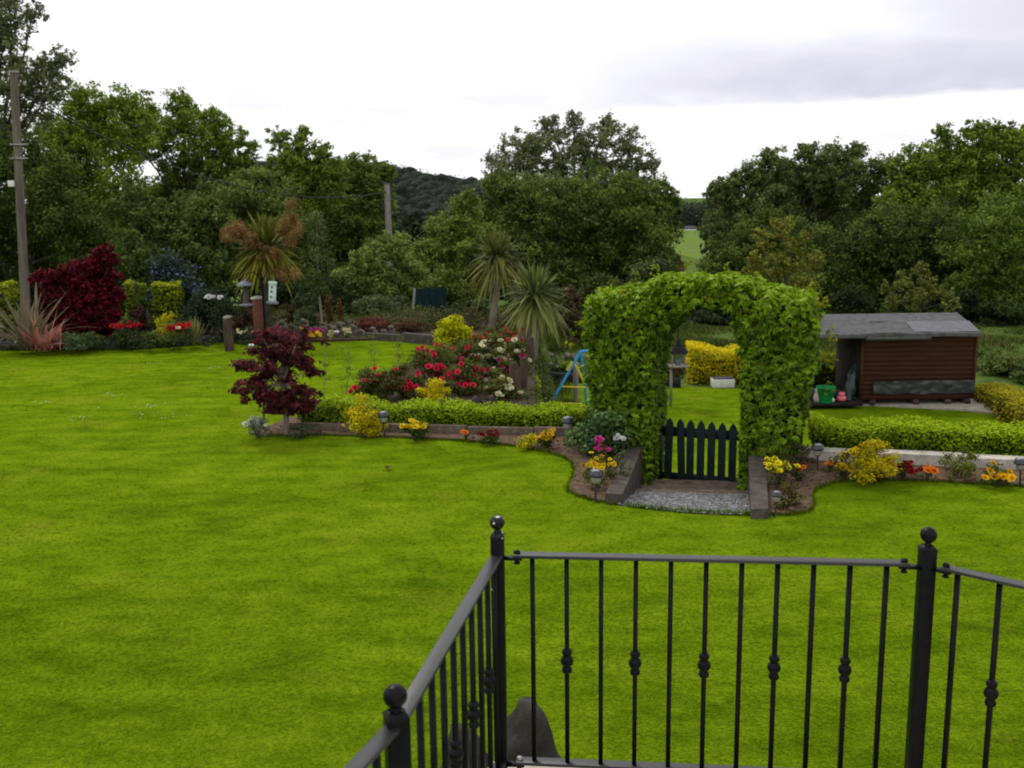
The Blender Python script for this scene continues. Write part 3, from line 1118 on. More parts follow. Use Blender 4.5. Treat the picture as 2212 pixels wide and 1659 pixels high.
# timber edging below the left hedge, pale kerb below the right hedge
GRP = 'timber boards edging the bed left of the arch'
xs = [-3.18, -1.75, -.62, .28, sl['bk'].x - .03]
lbs = ['weathered timber edging board beside the small maple', 'weathered timber edging board behind the yellow flowers and left lamp',
       'weathered timber edging board behind the dark red flowers', 'short weathered timber edging board nearest the arch']
for i in range(4):
    x0, x1 = xs[i] + .006, xs[i + 1] - .006
    board('edging_board', lbs[i], (x0, yL(x0), 0), (x1, yL(x1), 0), .07, -.1, .125 + .012 * (i % 2), 'edging board', 'timber', GRP)
GRP = 'pale kerb timbers right of the arch'
xs = [sr_['br'].x + .02, 4.36, 5.22, 6.6]
lbs = ['pale bleached kerb beam behind the yellow flower clump', 'pale bleached kerb beam behind the golden shrub', 'pale bleached kerb beam at the right edge']
for i in range(3):
    x0, x1 = xs[i] + .006, xs[i + 1] - .006
    board('kerb_beam', lbs[i], (x0, yH(x0) - .38, 0), (x1, yH(x1) - .38, 0), .2, -.1, .145 + .012 * (i % 2), 'kerb', 'pale_timber', GRP)


# ------------------------------------------------------------------ solar lamps
def lamp_proto():
    root = thing('solar_lamp', '', 'lamp', (0, 0, 0), 'solar lamps in the beds')
    MB().tube([(0, 0, -.05), (0, 0, .20)], .011, 8).build('stake', M['lamp_black'], root)
    MB().lathe([(.0, .19), (.045, .19), (.052, .21), (.055, .262), (.05, .268)], n=14).build('lens', M['lens'], root, smooth=True)
    mb = MB()
    mb.lathe([(.05, .262), (.074, .262), (.074, .285), (.068, .292), (.064, .318), (.058, .326), (.0, .326)], n=16)
    cap = mb.build('cap', M['lamp_black'], root)
    mb = MB()
    mb.box((0, 0, .329), (.072, .072, .006))
    mb.build('solar_panel', M['lamp_panel'], cap)
    return root


lamp0 = None
for px, yt, yb, z, lb in ((831, 887, 942, .03, 'black solar lamp between the yellow shrub and tall yellow flowers'),
                          (1227, 898, 961, .03, 'black solar lamp just right of the yellow flowers near the arch'),
                          (1286, 1010, 1080, .03, 'black solar lamp at the bed corner left of the gravel'),
                          (1674, 1058, 1112, .03, 'black solar lamp at the front of the right sleeper'),
                          (1766, 956, 1016, .03, 'black solar lamp in front of the right pale kerb'),
                          (2203, 985, 1046, .03, 'black solar lamp at the right edge of the view')):
    p = G(px, yb, z)
    if lamp0 is None:
        lamp0 = o = lamp_proto()
    else:
        o = copy_tree(lamp0)
    o.location = p
    o['label'] = lb
    s = (yb - yt) * ppm(p.y) / .33 * .97
    o.scale = (s, s, s)
    o.rotation_euler = (random.gauss(0, .05), random.gauss(0, .06), random.uniform(0, 1.5))

# ------------------------------------------------------------------ near bed planting
YEL, ORG, DRED, PINK, WHT, CRM, RED = (.80, .58, .01), (.85, .22, .01), (.20, .008, .012), (.72, .05, .32), (.82, .82, .78), (.80, .76, .48), (.72, .02, .06)
DKG, MDG = (.035, .07, .012), (.12, .20, .03)


def plant_px(name, label, cat, x0, x1, yt, yb, n, L, dark, light, z=EDGE_Z, Y=None, **k):
    xc = (x0 + x1) / 2
    p = AT(xc, yb, Y) if Y else G(xc, yb, z)
    s = ppm(p.y)
    k['blooms'] = [(c_, s_ * 1.12, max(1, int(n_ * 1.4))) for c_, s_, n_ in k.get('blooms', ())]
    return shrub(name, label, cat, p, (x1 - x0) * s * 1.32, (yb - yt) * s * 1.12, int(n * 1.5), L, dark, light, **k)


GS = ((.28, .26, .006), (.78, .66, .012))
plant_px('golden_shrub', 'golden yellow shrub at the left end of the low hedge bed', 'shrub', 752, 826, 872, 941, 1500, .042, *GS, m=22, accent=((.55, .30, .01), .14), spike=1)
plant_px('flower_plant', 'clump of tall yellow flowers right of the left solar lamp', 'flowers', 868, 922, 900, 947, 420, .05, DKG, MDG, blooms=((YEL, .075, 22),), bz=(.55, 1.05))
plant_px('wispy_shrub', 'thin green wispy shrub leaning on the left hedge', 'shrub', 930, 992, 868, 925, 600, .03, (.06, .10, .01), (.18, .24, .02), loose=1, spike=1)
plant_px('flower_plant', 'single small orange flower against the edging board', 'flowers', 995, 1016, 922, 948, 50, .035, DKG, MDG, blooms=((ORG, .07, 2),))
plant_px('flower_plant', 'clump of dark red flowers left of the yellow ones', 'flowers', 1040, 1081, 922, 957, 240, .04, DKG, MDG, blooms=((DRED, .065, 16),))
plant_px('golden_shrub', 'small low golden shrub beside the orange-yellow flowers', 'shrub', 1121, 1166, 932, 966, 450, .035, *GS)
plant_px('flower_plant', 'clump of orange-yellow flowers beside the small golden shrub', 'flowers', 1162, 1204, 926, 968, 260, .05, DKG, MDG, blooms=(((.82, .50, .01), .08, 13),))
FOOT = ('leafy_shrub', 'broad dark green shrub at the foot of the arch left pillar', 'shrub', 1226, 1366, 868, 952, 11.95, 3400, .07, (.03, .07, .018), (.12, .22, .05))
FOOTK = dict(z=.03, W=.6, m=26, mat_='gloss_leaf')
plant_px('flower_plant', 'small orange flower right of the lamp near the arch', 'flowers', 1270, 1292, 945, 975, 60, .03, DKG, MDG, blooms=((ORG, .06, 4),))
plant_px('flower_plant', 'pink flowers on thin red stems near the left sleeper', 'flowers', 1280, 1325, 938, 1000, 170, .03, (.08, .05, .03), (.16, .10, .05), loose=1, blooms=((PINK, .07, 7), ((.45, .08, .16), .05, 8)), bz=(.5, 1))
plant_px('flower_plant', 'white flower spike beside the arch left pillar', 'flowers', 1322, 1352, 918, 1000, 120, .03, (.07, .10, .05), (.15, .18, .10), loose=1, blooms=((WHT, .055, 12),), bz=(.6, 1.05))
plant_px('wispy_shrub', 'wispy grey green plant leaning over the left sleeper', 'shrub', 1305, 1368, 960, 1040, 420, .03, (.07, .10, .03), (.17, .20, .07), loose=1, z=.04, accent=((.2, .09, .05), .15))
plant_px('flower_plant', 'yellow and orange flowers behind the corner solar lamp', 'flowers', 1262, 1318, 978, 1052, 330, .035, (.06, .09, .02), (.15, .19, .03), blooms=((YEL, .06, 16), ((.70, .35, .01), .05, 5)), bz=(.62, 1.0))
plant_px('flower_plant', 'bright yellow flower clump beside the right sleeper', 'flowers', 1648, 1712, 972, 1052, 300, .04, (.04, .05, .02), (.12, .14, .03), blooms=(((.86, .74, .01), .075, 34),), bz=(.5, 1.03))
plant_px('sedum', 'brown pink sedum heads in front of the right pillar', 'plant', 1690, 1762, 958, 1008, 600, .03, (.07, .045, .03), (.17, .11, .08), loose=.5, accent=((.05, .08, .02), .3))
plant_px('flower_plant', 'sparse plant with dark red flowers right of the yellow clump', 'flowers', 1700, 1752, 985, 1040, 260, .03, (.04, .06, .015), (.10, .13, .03), loose=1, blooms=((DRED, .06, 5), (ORG, .05, 2)))
plant_px('wispy_shrub', 'brown green straggly plant behind the front right lamp', 'shrub', 1672, 1732, 1035, 1092, 520, .035, (.045, .04, .012), (.16, .17, .04), accent=((.20, .13, .04), .15))
plant_px('flower_plant', 'orange flowers right of the right kerb lamp', 'flowers', 1780, 1808, 990, 1018, 80, .03, DKG, MDG, blooms=((ORG, .07, 5),))
plant_px('flower_plant', 'yellow pansies left of the big golden shrub', 'flowers', 1796, 1845, 970, 1030, 220, .04, (.05, .08, .02), (.13, .18, .03), blooms=((YEL, .085, 7),), bz=(.35, .95))
plant_px('golden_shrub', 'big golden shrub in the middle of the right bed', 'shrub', 1830, 1932, 958, 1036, 2300, .042, *GS, m=26, accent=((.60, .32, .01), .10), spike=1)
plant_px('flower_plant', 'dark red flowers right of the big golden shrub', 'flowers', 1926, 1978, 996, 1032, 200, .035, (.04, .05, .015), (.09, .11, .03), blooms=((DRED, .07, 11), ((.32, .01, .015), .07, 3)))
plant_px('flower_plant', 'single orange marigold right of the dark red flowers', 'flowers', 1988, 2014, 1000, 1034, 60, .03, DKG, MDG, blooms=((ORG, .085, 3),))
plant_px('wispy_shrub', 'thin olive green shrub rising over the right kerb', 'shrub', 2025, 2112, 950, 1030, 700, .032, (.07, .09, .01), (.19, .23, .02), loose=1, spike=1)
plant_px('flower_plant', 'golden orange marigolds near the right edge', 'flowers', 2122, 2182, 996, 1046, 300, .04, DKG, MDG, blooms=(((.85, .48, .01), .095, 9),), bz=(.4, 1))
plant_px('flower_plant', 'small white flowers on a grey mound at the far left bed end', 'flowers', 532, 582, 896, 942, 420, .03, (.10, .12, .10), (.24, .27, .22), blooms=((WHT, .055, 14),))
plant_px('ground_plant', 'flat grey green plant at the foot of the small maple', 'plant', 620, 690, 915, 942, 260, .04, (.05, .07, .04), (.12, .15, .08), z=.03)

# small japanese maple with its stake
mp_ = G(620, 936, .03)
s = ppm(mp_.y)
mroot = thing('japanese_maple', 'small purple japanese maple at the left end of the bed', 'tree', mp_)
tb = MB()
mz = lambda px, py: np.array(AT(px, py, mp_.y))
tb.tube([mz(620, 942), mz(617, 885), mz(612, 845), mz(607, 790)], [.045, .034, .028, .018], 8)
cls = []
for (px, py, rx, rz) in ((600, 735, 55, 14), (585, 757, 48, 12), (640, 752, 32, 12), (575, 785, 42, 14), (625, 782, 42, 15), (560, 818, 40, 11), (610, 812, 44, 15), (660, 806, 34, 10),
                         (545, 843, 34, 9), (600, 842, 46, 13), (650, 838, 28, 12), (625, 866, 44, 12), (655, 872, 26, 10), (600, 872, 26, 9), (655, 720, 18, 10), (572, 722, 24, 8), (600, 885, 36, 9), (640, 884, 40, 9), (570, 850, 30, 10), (675, 845, 22, 9), (620, 765, 40, 14)):
    c = mz(px, py) + (0, rng.uniform(-.25, .25), 0)
    k = .7
    for _ in range(9):
        d = rng.normal(size=3) * (rx * s * .5, rx * s * .42, rz * s * .6)
        cls.append((*(c + d), rx * s * .28, rx * s * .28, rz * s * .5))
    tb.tube([mz(614, 855) * .5 + mz(608, 800) * .5, (c + mz(610, 820)) / 2, c], [.018, .012, .005], 5)
tb.build('trunk', M['pale_bark'], mroot)
mb = MB()
cloud(mb, cls, 6800, .052, .019, (.05, .013, .016), (.185, .046, .052), up=.9, shell=.1, hang=.3, fan=4, accent=((.22, .02, .02), .05), soft=True)
mb.build('crown', M['leaf'], mroot)
sroot = thing('plant_stake', 'dark stake with a short crossbar beside the purple maple', 'stake', G(569, 925, .03))
p0 = np.array(G(569, 925, .03))
MB().tube([p0 - (0, 0, .1), np.array(AT(570, 745, p0[1]))], .014, 8).build('stake', M['post_wood'], sroot)
MB().bar(AT(566, 891, p0[1]), AT(610, 893, p0[1] - .03), .02, .035).build('crossbar', M['post_wood'], sroot)

# thin tall canes on the lawn behind the left hedge
for i, (px, yt) in enumerate(((699, 730), (748, 738), (803, 712), (857, 722))):
    p = G(px, 852, 0)
    top = np.array(AT(px + 4, yt, p.y))
    root = thing('young_sapling', ['thin sapling right of the small maple, leftmost of four', 'thin sapling second from the maple on the lawn',
                                   'thin sapling third from the maple, yellow green tip', 'thin sapling nearest the red roses'][i], 'sapling', p, 'thin saplings behind the left hedge')
    b = np.array(p)
    MB().tube([b, (b + top) / 2 + (.02, 0, 0), top], [.008, .006, .003], 5).build('stem', M['pale_bark'], root)
    cl = []
    for _ in range(16):
        t = rng.uniform(.12, 1)
        q = b + (top - b) * t
        cl.append((q[0] + rng.normal() * .06, q[1] + rng.normal() * .06, q[2], .06, .06, .05))
    mb = MB()
    cloud(mb, cl, 150, .045, .02, (.07, .12, .02), (.20, .26, .03), accent=((.3, .3, .03), .15))
    mb.build('foliage', M['leaf'], root)

# ------------------------------------------------------------------ rose bed
rb = pt([(745, 872), (760, 840), (820, 815), (880, 790), (940, 770), (1000, 755), (1040, 745), (1100, 742), (1135, 745)])
rose_poly = [(0.42, 15.2), (-.2, 14.6), (-2.2, 14.7)] + rb[1:]
rose_poly = [(-2.35, 14.9), (.35, 14.5), (.42, 18.5), (.30, 21.0)] + pt([(1030, 752), (985, 762), (930, 775), (860, 800), (790, 830)])
mb = MB()
mb.prism(rose_poly, -.5, .06)
tag(mb.build('rose_bed', M['dark_soil']), kind='structure')
RD, RL = (.045, .07, .016), (.15, .20, .04)
RG = 'rose bushes in the raised bed'
roses = [  # x0 x1 ytop ybase Y blooms label
    (765, 850, 778, 868, 15.3, ((RED, .085, 9),), 'low red rose bush at the left end of the rose bed'),
    (835, 905, 785, 870, 15.6, ((RED, .085, 10), ((.5, .02, .05), .07, 5)), 'red rose bush second from the left beside the yellow mound'),
    (885, 985, 738, 850, 16.6, ((RED, .085, 24),), 'tall bright red rose bush in the middle of the bed'),
    (955, 1040, 770, 868, 15.9, ((RED, .085, 12), ((.62, .02, .16), .08, 7)), 'red and pink rose bush right of the yellow mound'),
    (1000, 1078, 768, 860, 16.3, ((CRM, .085, 15), (RED, .075, 6)), 'cream rose bush behind the front cream roses'),
    (1035, 1118, 815, 872, 15.5, ((CRM, .09, 12),), 'cream rose bush at the front by the dark posts'),
    (960, 1035, 722, 800, 18.3, ((RED, .085, 9),), 'red rose bush behind the tall red one'),
    (1028, 1100, 722, 800, 18.6, ((CRM, .095, 20),), 'cream rose bush full of flowers at the back'),
    (1080, 1142, 728, 800, 18.0, ((CRM, .095, 11), ((.5, .01, .15), .08, 3)), 'cream rose bush beside the tallest dark post'),
    (1025, 1085, 700, 770, 20.4, ((RED, .09, 12), ((.60, .08, .04), .08, 6)), 'orange red rose bush at the very back left'),
    (1075, 1140, 702, 770, 20.2, (((.60, .08, .04), .085, 9), (RED, .08, 4)), 'orange red rose bush at the very back right'),
    (1075, 1118, 770, 850, 16.8, (((.65, .03, .12), .08, 6), (CRM, .08, 4)), 'pink rose bush between the cream roses and the posts'),
]
for (x0, x1, yt, yb, Y, bls, lb) in roses:
    xc = (x0 + x1) / 2
    p = AT(xc, yb, Y)
    sc_ = ppm(Y)
    top = AT(xc, yt, Y)
    base = np.array((p.x, Y, .05))
    bls = [(c_, s_ * 1.35, int(n_ * 1.5)) for c_, s_, n_ in bls]
    shrub('rose_bush', lb, 'rose bush', base, (x1 - x0) * sc_ * 1.3, (top.z - .05) * 1.06, 2600, .055, RD, RL, blooms=bls, group=RG, loose=.3, m=24,
          accent=((.19, .06, .025), .16), bz=(.3, 1.0), stems=8)
plant_px('golden_mound', 'low golden mound plant among the red roses', 'plant', 905, 975, 822, 868, 1500, .04, (.34, .29, .006), (.78, .66, .012), Y=15.1, m=22)
for i, (px, w) in enumerate(((985, 34), (1030, 30), (1062, 16))):
    p = AT(px, 868, 14.9)
    mb = MB()
    mb.rock((p.x, p.y, .1), (w * ppm(15) * .5, .12, .12), 60 + i)
    tag(mb.build('edging_stone', M['boulder'], org=(p.x, p.y, .05)), ['dark edging stone right of the golden mound', 'dark edging stone under the pink roses', 'small dark edging stone under the front cream roses'][i], 'stone')
GP = 'upright dark posts at the end of the rose bed'
for i, (px, w, yt, Y, lb) in enumerate(((1109, 19, 783, 15.7, 'thick rounded dark post in front of the rose bed end'), (1131, 15, 772, 16.2, 'dark post just right of the thick rounded post'),
                                        (1146, 15, 728, 18.6, 'tallest dark post at the back of the rose bed'), (1119, 8, 800, 15.4, 'narrow dark post between the two front posts'))):
    top = AT(px, yt, Y)
    ww = w * ppm(Y)
    mb = MB()
    mb.tube([(top.x, Y, -1.1), (top.x, Y, top.z * .5 - .3), (top.x, Y, top.z - .04), (top.x, Y, top.z)], [ww / 2, ww / 2 * 1.02, ww / 2, ww / 2 * .72], 9)
    tag(mb.build('wooden_post', M['post_wood'], org=(top.x, Y, -1.1)), lb, 'post', GP)

# ------------------------------------------------------------------ left far bed
kerb_pts = [G(a, b, 0) for a, b in ((-260, 753), (-100, 756), (0, 757), (100, 758), (191, 758), (286, 755), (380, 749), (440, 745), (484, 739), (530, 737), (560, 742))]
mb = MB()
for i in range(len(kerb_pts) - 1):
    a, b = kerb_pts[i], kerb_pts[i + 1]
    d = (b - a).normalized()
    mb.bar(a - d * .01 + Vector((0, .05, .06)), b + d * .01 + Vector((0, .05, .06)), .09, .25)
kb = tag(mb.build('bed_kerb', M['kerb'], org=kerb_pts[4]), 'long curved black kerb in front of the far left bed', 'kerb')
mb = MB()
bp = [(p.x, p.y + .08) for p in kerb_pts]
mb.prism(bp + [(bp[-1][0] + .8, 27.5), (bp[0][0] - 4, 27.5)], -.5, .10)
tag(mb.build('far_bed', M['dark_soil']), kind='structure')


def far_px(name, label, cat, x0, x1, yt, yb, Y, n, L, dark, light, **k):
    """a plant whose foot may be hidden: stands on the bed at distance Y"""
    xc = (x0 + x1) / 2
    z0 = k.pop('z', .1)
    p = AT(xc, yb, Y)
    top = AT(xc, yt, Y)
    return shrub(name, label, cat, (p.x, Y, z0), (x1 - x0) * ppm(Y) * 1.05, top.z - z0, n, L, dark, light, **k)


far_px(*FOOT, **FOOTK)
# phormiums
for (px, py, Y, Lm, n, cols, lb, wd) in ((62, 742, 21.4, 1.95, 60, ((.09, .085, .05), (.22, .19, .11)), 'big grey green sword leaved phormium at the left edge', .075),
                                          (98, 742, 21.1, 1.0, 80, ((.30, .10, .06), (.55, .25, .18)), 'pink striped phormium in front of the grey green one', .045)):
    p = AT(px, py, Y)
    b = np.array((p.x, Y, .1))
    dirs = norm(np.stack([rng.normal(size=n) * .75, rng.normal(size=n) * .5, rng.uniform(.35, 2.0, n)], 1))
    root = thing('phormium', lb, 'plant', b)
    mb = MB()
    straps(mb, b + rng.normal(size=(n, 3)) * (.1, .1, 0), dirs, Lm * rng.uniform(.6, 1.1, n), wd, rng.uniform(.05, .5, n), mixcol(cols[0], cols[1], rng.random(n)))
    mb.build('leaves', M['leaf'], root)
# big red maple
tree('red_maple', 'big dark red maple in the far left bed', 22.6,
     [(228, 540, 15), (212, 556, 20), (240, 560, 16), (185, 575, 24), (150, 588, 24), (115, 600, 22), (85, 596, 15), (225, 592, 32), (190, 615, 40), (140, 630, 38), (240, 640, 28), (105, 640, 26), (200, 670, 40), (150, 685, 36), (245, 685, 22), (110, 685, 20), (190, 712, 32), (140, 712, 30), (228, 712, 22), (170, 648, 46), (72, 606, 12)],
     26000, .10, (.022, .004, .008), (.16, .010, .026), trunk_px=170, trunk_r=.07, per=14, group=None, accent=((.30, .018, .034), .1), up=.7, W=.5, tint=1.1)
HB = 'lime hedge pieces behind the far left bed'
for a, b, yt, lb in ((-60, 34, 612, 'lime green hedge piece at the left edge behind the phormium'), (268, 314, 610, 'lime green hedge piece right of the red maple'), (330, 392, 611, 'lime green hedge piece behind the yellow shrub')):
    p0, p1 = AT(a + 6, yt, 24.5), AT(b - 6, yt, 24.5)
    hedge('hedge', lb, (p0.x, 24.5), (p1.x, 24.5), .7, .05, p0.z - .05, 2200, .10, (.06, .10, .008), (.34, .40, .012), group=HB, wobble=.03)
far_px('ceanothus', 'blue flowering shrub behind the lime hedge', 'shrub', 318, 455, 528, 700, 25.6, 4200, .11, (.012, .022, .012), (.05, .075, .035), accent=((.13, .16, .30), .16), m=30)
far_px('leafy_shrub', 'dark round shrub left of the hanging bird feeder', 'shrub', 385, 512, 598, 720, 23.4, 4200, .09, (.010, .018, .010), (.05, .075, .035), m=30)
far_px('lily_plant', 'white lilies on the dark shrub left of the feeder', 'flowers', 448, 500, 618, 720, 22.6, 260, .08, (.02, .035, .015), (.06, .09, .03), blooms=((WHT, .13, 9),), bz=(.8, 1.0))
far_px('green_mound', 'low rounded green shrub at the black kerb', 'shrub', 130, 222, 708, 745, 21.2, 1900, .055, (.04, .075, .025), (.15, .22, .08), m=24)
far_px('flower_plant', 'red flowers under the red maple', 'flowers', 248, 314, 686, 742, 21.6, 700, .07, (.03, .055, .015), (.09, .13, .03), blooms=(((.45, .008, .012), .13, 30),), bz=(.72, 1.0))
far_px('flower_plant', 'red flowers right of the yellow shrub', 'flowers', 360, 416, 688, 738, 21.5, 600, .07, (.04, .07, .02), (.12, .17, .05), blooms=(((.58, .008, .02), .13, 22), (CRM, .12, 1)), bz=(.7, 1.0))
far_px('golden_shrub', 'yellow shrub between the two red flower clumps', 'shrub', 324, 402, 664, 730, 22.2, 1700, .07, (.20, .20, .006), (.58, .55, .012), m=22)
far_px('ornamental_grass', 'pale green feathery plant left of the ornamental grass', 'plant', 312, 375, 700, 742, 21.4, 700, .06, (.09, .11, .02), (.24, .24, .05), loose=.5)
far_px('leafy_shrub', 'small maroon shrub beside the lime hedge', 'shrub', 282, 318, 648, 705, 23.0, 700, .07, (.03, .008, .012), (.10, .02, .03))
far_px('leafy_shrub', 'low dark green plant under the right red flowers', 'shrub', 300, 345, 708, 742, 21.2, 500, .06, (.03, .055, .015), (.10, .14, .04))
far_px('leafy_shrub', 'thin pale sprig plant above the lime hedge', 'shrub', 268, 330, 586, 640, 24.0, 420, .08, (.05, .08, .02), (.16, .22, .05), loose=1)
# ornamental grass tuft
p = AT(418, 735, 21.9)
b = np.array((p.x, 21.9, .1))
n = 260
root = thing('ornamental_grass', 'tuft of straw coloured grass behind the right red flowers', 'plant', b)
mb = MB()
straps(mb, b + rng.normal(size=(n, 3)) * (.06, .06, 0), np.stack([rng.normal(size=n) * .22, rng.normal(size=n) * .22, np.ones(n)], 1), .62 * rng.uniform(.6, 1.1, n), .012, rng.uniform(0, .25, n), mixcol((.16, .17, .05), (.34, .33, .13), rng.random(n)))
mb.build('leaves', M['leaf'], root)
# wooden post on the lawn edge
p = G(496, 757, 0)
top = AT(494, 688, p.y)
root = thing('wooden_post', 'short square brown post at the end of the black kerb', 'post', p)
bevel(MB().box((p.x, p.y, top.z / 2 - .1), (.20, .20, top.z + .2), .3).build('post', M['post_wood'], root), .015)
MB().rock((p.x, p.y, top.z + .02), (.12, .12, .05), 5).build('post_top', M['stone'], root)


# ------------------------------------------------------------------ cordylines
def cordyline(label, Y, crown, R_px, base_z, trunk_pts, tr, n, cols, bark, panicles=(), droop=(.2, .9), group='palm like cordylines'):
    c = np.array(AT(crown[0], crown[1], Y))
    R = R_px * ppm(Y)
    tp = [np.array(AT(a, b, Y)) for a, b in trunk_pts]
    base = np.array((tp[0][0], Y, base_z))
    root = thing('cordyline', label, 'palm', base, group)
    pts = [base - (0, 0, .2)] + tp[1:] + [c]
    MB().tube(pts, np.linspace(tr * 1.25, tr * .8, len(pts)), 9).build('trunk', M[bark], root, smooth=True)
    th = rng.uniform(0, 2 * math.pi, n)
    el = np.radians(rng.uniform(-35, 88, n))
    dirs = np.stack([np.cos(th) * np.cos(el), np.sin(th) * np.cos(el), np.sin(el)], 1)
    mb = MB()
    t = rng.random(n) * .6 + .4 * (np.sin(el) < .1)
    straps(mb, c + rng.normal(size=(n, 3)) * (.04, .04, .07), dirs, R * rng.uniform(.75, 1.1, n), R * .072, rng.uniform(*droop, n) * (1 - .75 * np.clip(np.sin(el), 0, 1)), mixcol(cols[0], cols[1], t))
    mb.build('leaf_crown', M['leaf'], root)
    for (px, py, rx, rz) in panicles:
        q = np.array(AT(px, py, Y - .55))
        s_ = ppm(Y)
        mb = MB()
        for _ in range(26):
            e = q + rng.normal(size=3) * (rx * s_ * .4, rx * s_ * .3, rz * s_ * .4)
            mb.tube([c, (c + q) / 2 + (0, 0, .05), e], [.008, .006, .003], 4, (.16, .10, .04))
        nn = 2600
        cl = [(*(q + rng.normal(size=3) * (rx * s_ * .34, rx * s_ * .25, rz * s_ * .34)), rx * s_ * .36, rx * s_ * .3, rz * s_ * .36) for _ in range(9)]
        cloud(mb, cl, nn, .042, .026, (.17, .09, .03), (.40, .25, .10), shell=.05)
        mb.build('flower_panicle', M['leaf'], root)
    return root


cordyline('cordyline with brown flower sprays beside the hanging feeders', 22.6, (575, 540), 88, .0, [(577, 715), (577, 640), (576, 580)], .07, 280,
          ((.07, .10, .02), (.28, .26, .03)), 'bark', ((508, 503, 54, 30), (628, 488, 38, 46), (588, 575, 42, 38), (548, 528, 30, 22)), droop=(.15, .8))
cordyline('tall cordyline on a slim curved trunk behind the roses', 24.0, (1075, 562), 78, -.05, [(1060, 735), (1064, 690), (1072, 630)], .075, 280,
          ((.06, .09, .022), (.27, .25, .075)), 'pale_bark', droop=(.2, 1.0))
cordyline('shorter cordyline on a thick grey trunk right of the roses', 20.6, (1156, 642), 84, -.9, [(1150, 812), (1150, 770), (1155, 700)], .105, 300,
          ((.075, .11, .03), (.30, .32, .10)), 'pale_bark', droop=(.2, 1.0))

# ------------------------------------------------------------------ bird feeders, pillar, rockery
fy = 21.6
root = thing('feeder_stand', 'thin dark pole stand holding the two hanging bird feeders', 'stand', AT(574, 735, fy))
pb = AT(574, 735, fy)
pt_ = AT(574, 598, fy)
MB().tube([(pb.x, fy, -.1), (pb.x, fy, pt_.z)], .025, 8).build('pole', M['black'], root)
for ex in (533, 588):
    e = AT(ex, 592, fy)
    mb = MB()
    mb.tube([(pb.x, fy, pt_.z - .12), ((pb.x + e.x) / 2, fy, e.z + .05), tuple(e)], .012, 6)
    mb.build('arm', M['black'], root)


def feeder(label, px, yt, yb, Y, r_px, roofed, tilt=0):
    a, b = AT(px, yt, Y), AT(px, yb, Y)
    h = a.z - b.z
    r = r_px * ppm(Y)
    root = thing('bird_feeder', label, 'bird feeder', b)
    x, y, z = b
    if roofed:
        MB().lathe([(r * 1.0, z + .12 * h), (r * .62, z + .12 * h), (r * .62, z + .68 * h), (r * .6, z + .68 * h)], (x, y, 0), 14).build('tube', M['seed'], root, smooth=True)
        MB().lathe([(0, z + .02 * h), (r * 1.5, z + .05 * h), (r * 1.55, z + .09 * h), (r * 1.4, z + .09 * h), (0, z + .07 * h)], (x, y, 0), 16).build('tray', M['feeder_metal'], root, smooth=True)
        MB().lathe([(r * 1.75, z + .66 * h), (r * 1.7, z + .69 * h), (r * 1.2, z + .76 * h), (r * .35, z + .80 * h), (r * .2, z + .86 * h), (0, z + .86 * h)], (x, y, 0), 16).build('roof', M['feeder_metal'], root, smooth=True)
    else:
        MB().lathe([(r, z + .14 * h), (r, z + .78 * h), (0, z + .78 * h)], (x, y, 0), 14).build('tube', M['mint'], root, smooth=True)
        mb = MB()
        for q in (.3, .5, .66):
            mb.ball((x - .2 * r + q * r * .4, y - r * 1.0, z + q * h), r * .3, 8, 6)
        mb.build('port', M['seed'], root)
        MB().lathe([(0, z), (r * 1.7, z + .03 * h), (r * 1.7, z + .1 * h), (r, z + .14 * h)], (x, y, 0), 14).build('tray', M['feeder_metal'], root)
        MB().lathe([(r * 1.15, z + .77 * h), (r * 1.15, z + .86 * h), (0, z + .88 * h)], (x, y, 0), 14).build('lid', M['mint'], root)
    MB().tube([(x, y, z + .84 * h), (x + .01, y, z + .93 * h), (x, y, z + h)], .009, 6).build('hook', M['steel'], root)
    root.rotation_euler = (0, tilt, 0)
    return root


feeder('grey roofed hanging feeder left of the cordyline trunk', 533, 592, 664, fy, 9.5, True)
feeder('pale mint tube feeder hanging right of the cordyline trunk', 588, 600, 658, fy, 8.0, False, .08)
# terracotta pillar
p = AT(561, 720, 22.9)
top = AT(561, 645, 22.9)
root = thing('terracotta_pillar', 'red brick pillar with a pale cap beside the feeder stand', 'pillar', (p.x, 22.9, 0))
bevel(MB().box((p.x, 22.9, top.z / 2), (.24, .24, top.z), .2).build('shaft', M['brick'], root), .02)
MB().lathe([(.16, top.z), (.15, top.z + .03), (.06, top.z + .06), (0, top.z + .06)], (p.x, 22.9, 0), 12).build('cap', M['pale_timber'], root)
# rockery
mb = MB()
mb.prism([(-6.2, 22.3), (-1.0, 22.9), (.3, 22.4), (.5, 26.5), (-7, 26.5)], -.5, .05)
tag(mb.build('rockery_bed', M['dark_soil']), kind='structure')
k = 0
RS = [(600 + 12 * i + random.uniform(-5, 5), 705 + random.uniform(-14, 8), 23.2 + random.random() * .9) for i in range(14)]
RS += [(700 + 13 * i + random.uniform(-5, 5), 716 + random.uniform(-10, 6), 23.0 + random.random() * .5) for i in range(12)]
for (px, py, Y) in RS:
    k += 1
    p = AT(px, py, Y)
    w = random.uniform(4.5, 9) * ppm(Y)
    mb = MB()
    mb.rock((p.x, p.y, p.z), (w, w * .8, w * .75), 100 + k)
    if p.z - w > .05:
        mb.rock((p.x + .02, p.y + .1, p.z * .4), (w * 1.1, w * .9, max(w, p.z * .7)), 300 + k)
    tag(mb.build('rockery_stone', M['stone'], org=(p.x, p.y, .05)), 'grey weathered rockery stone in the back border beside the far lawn edge', 'stone', 'rockery stones in the back border')
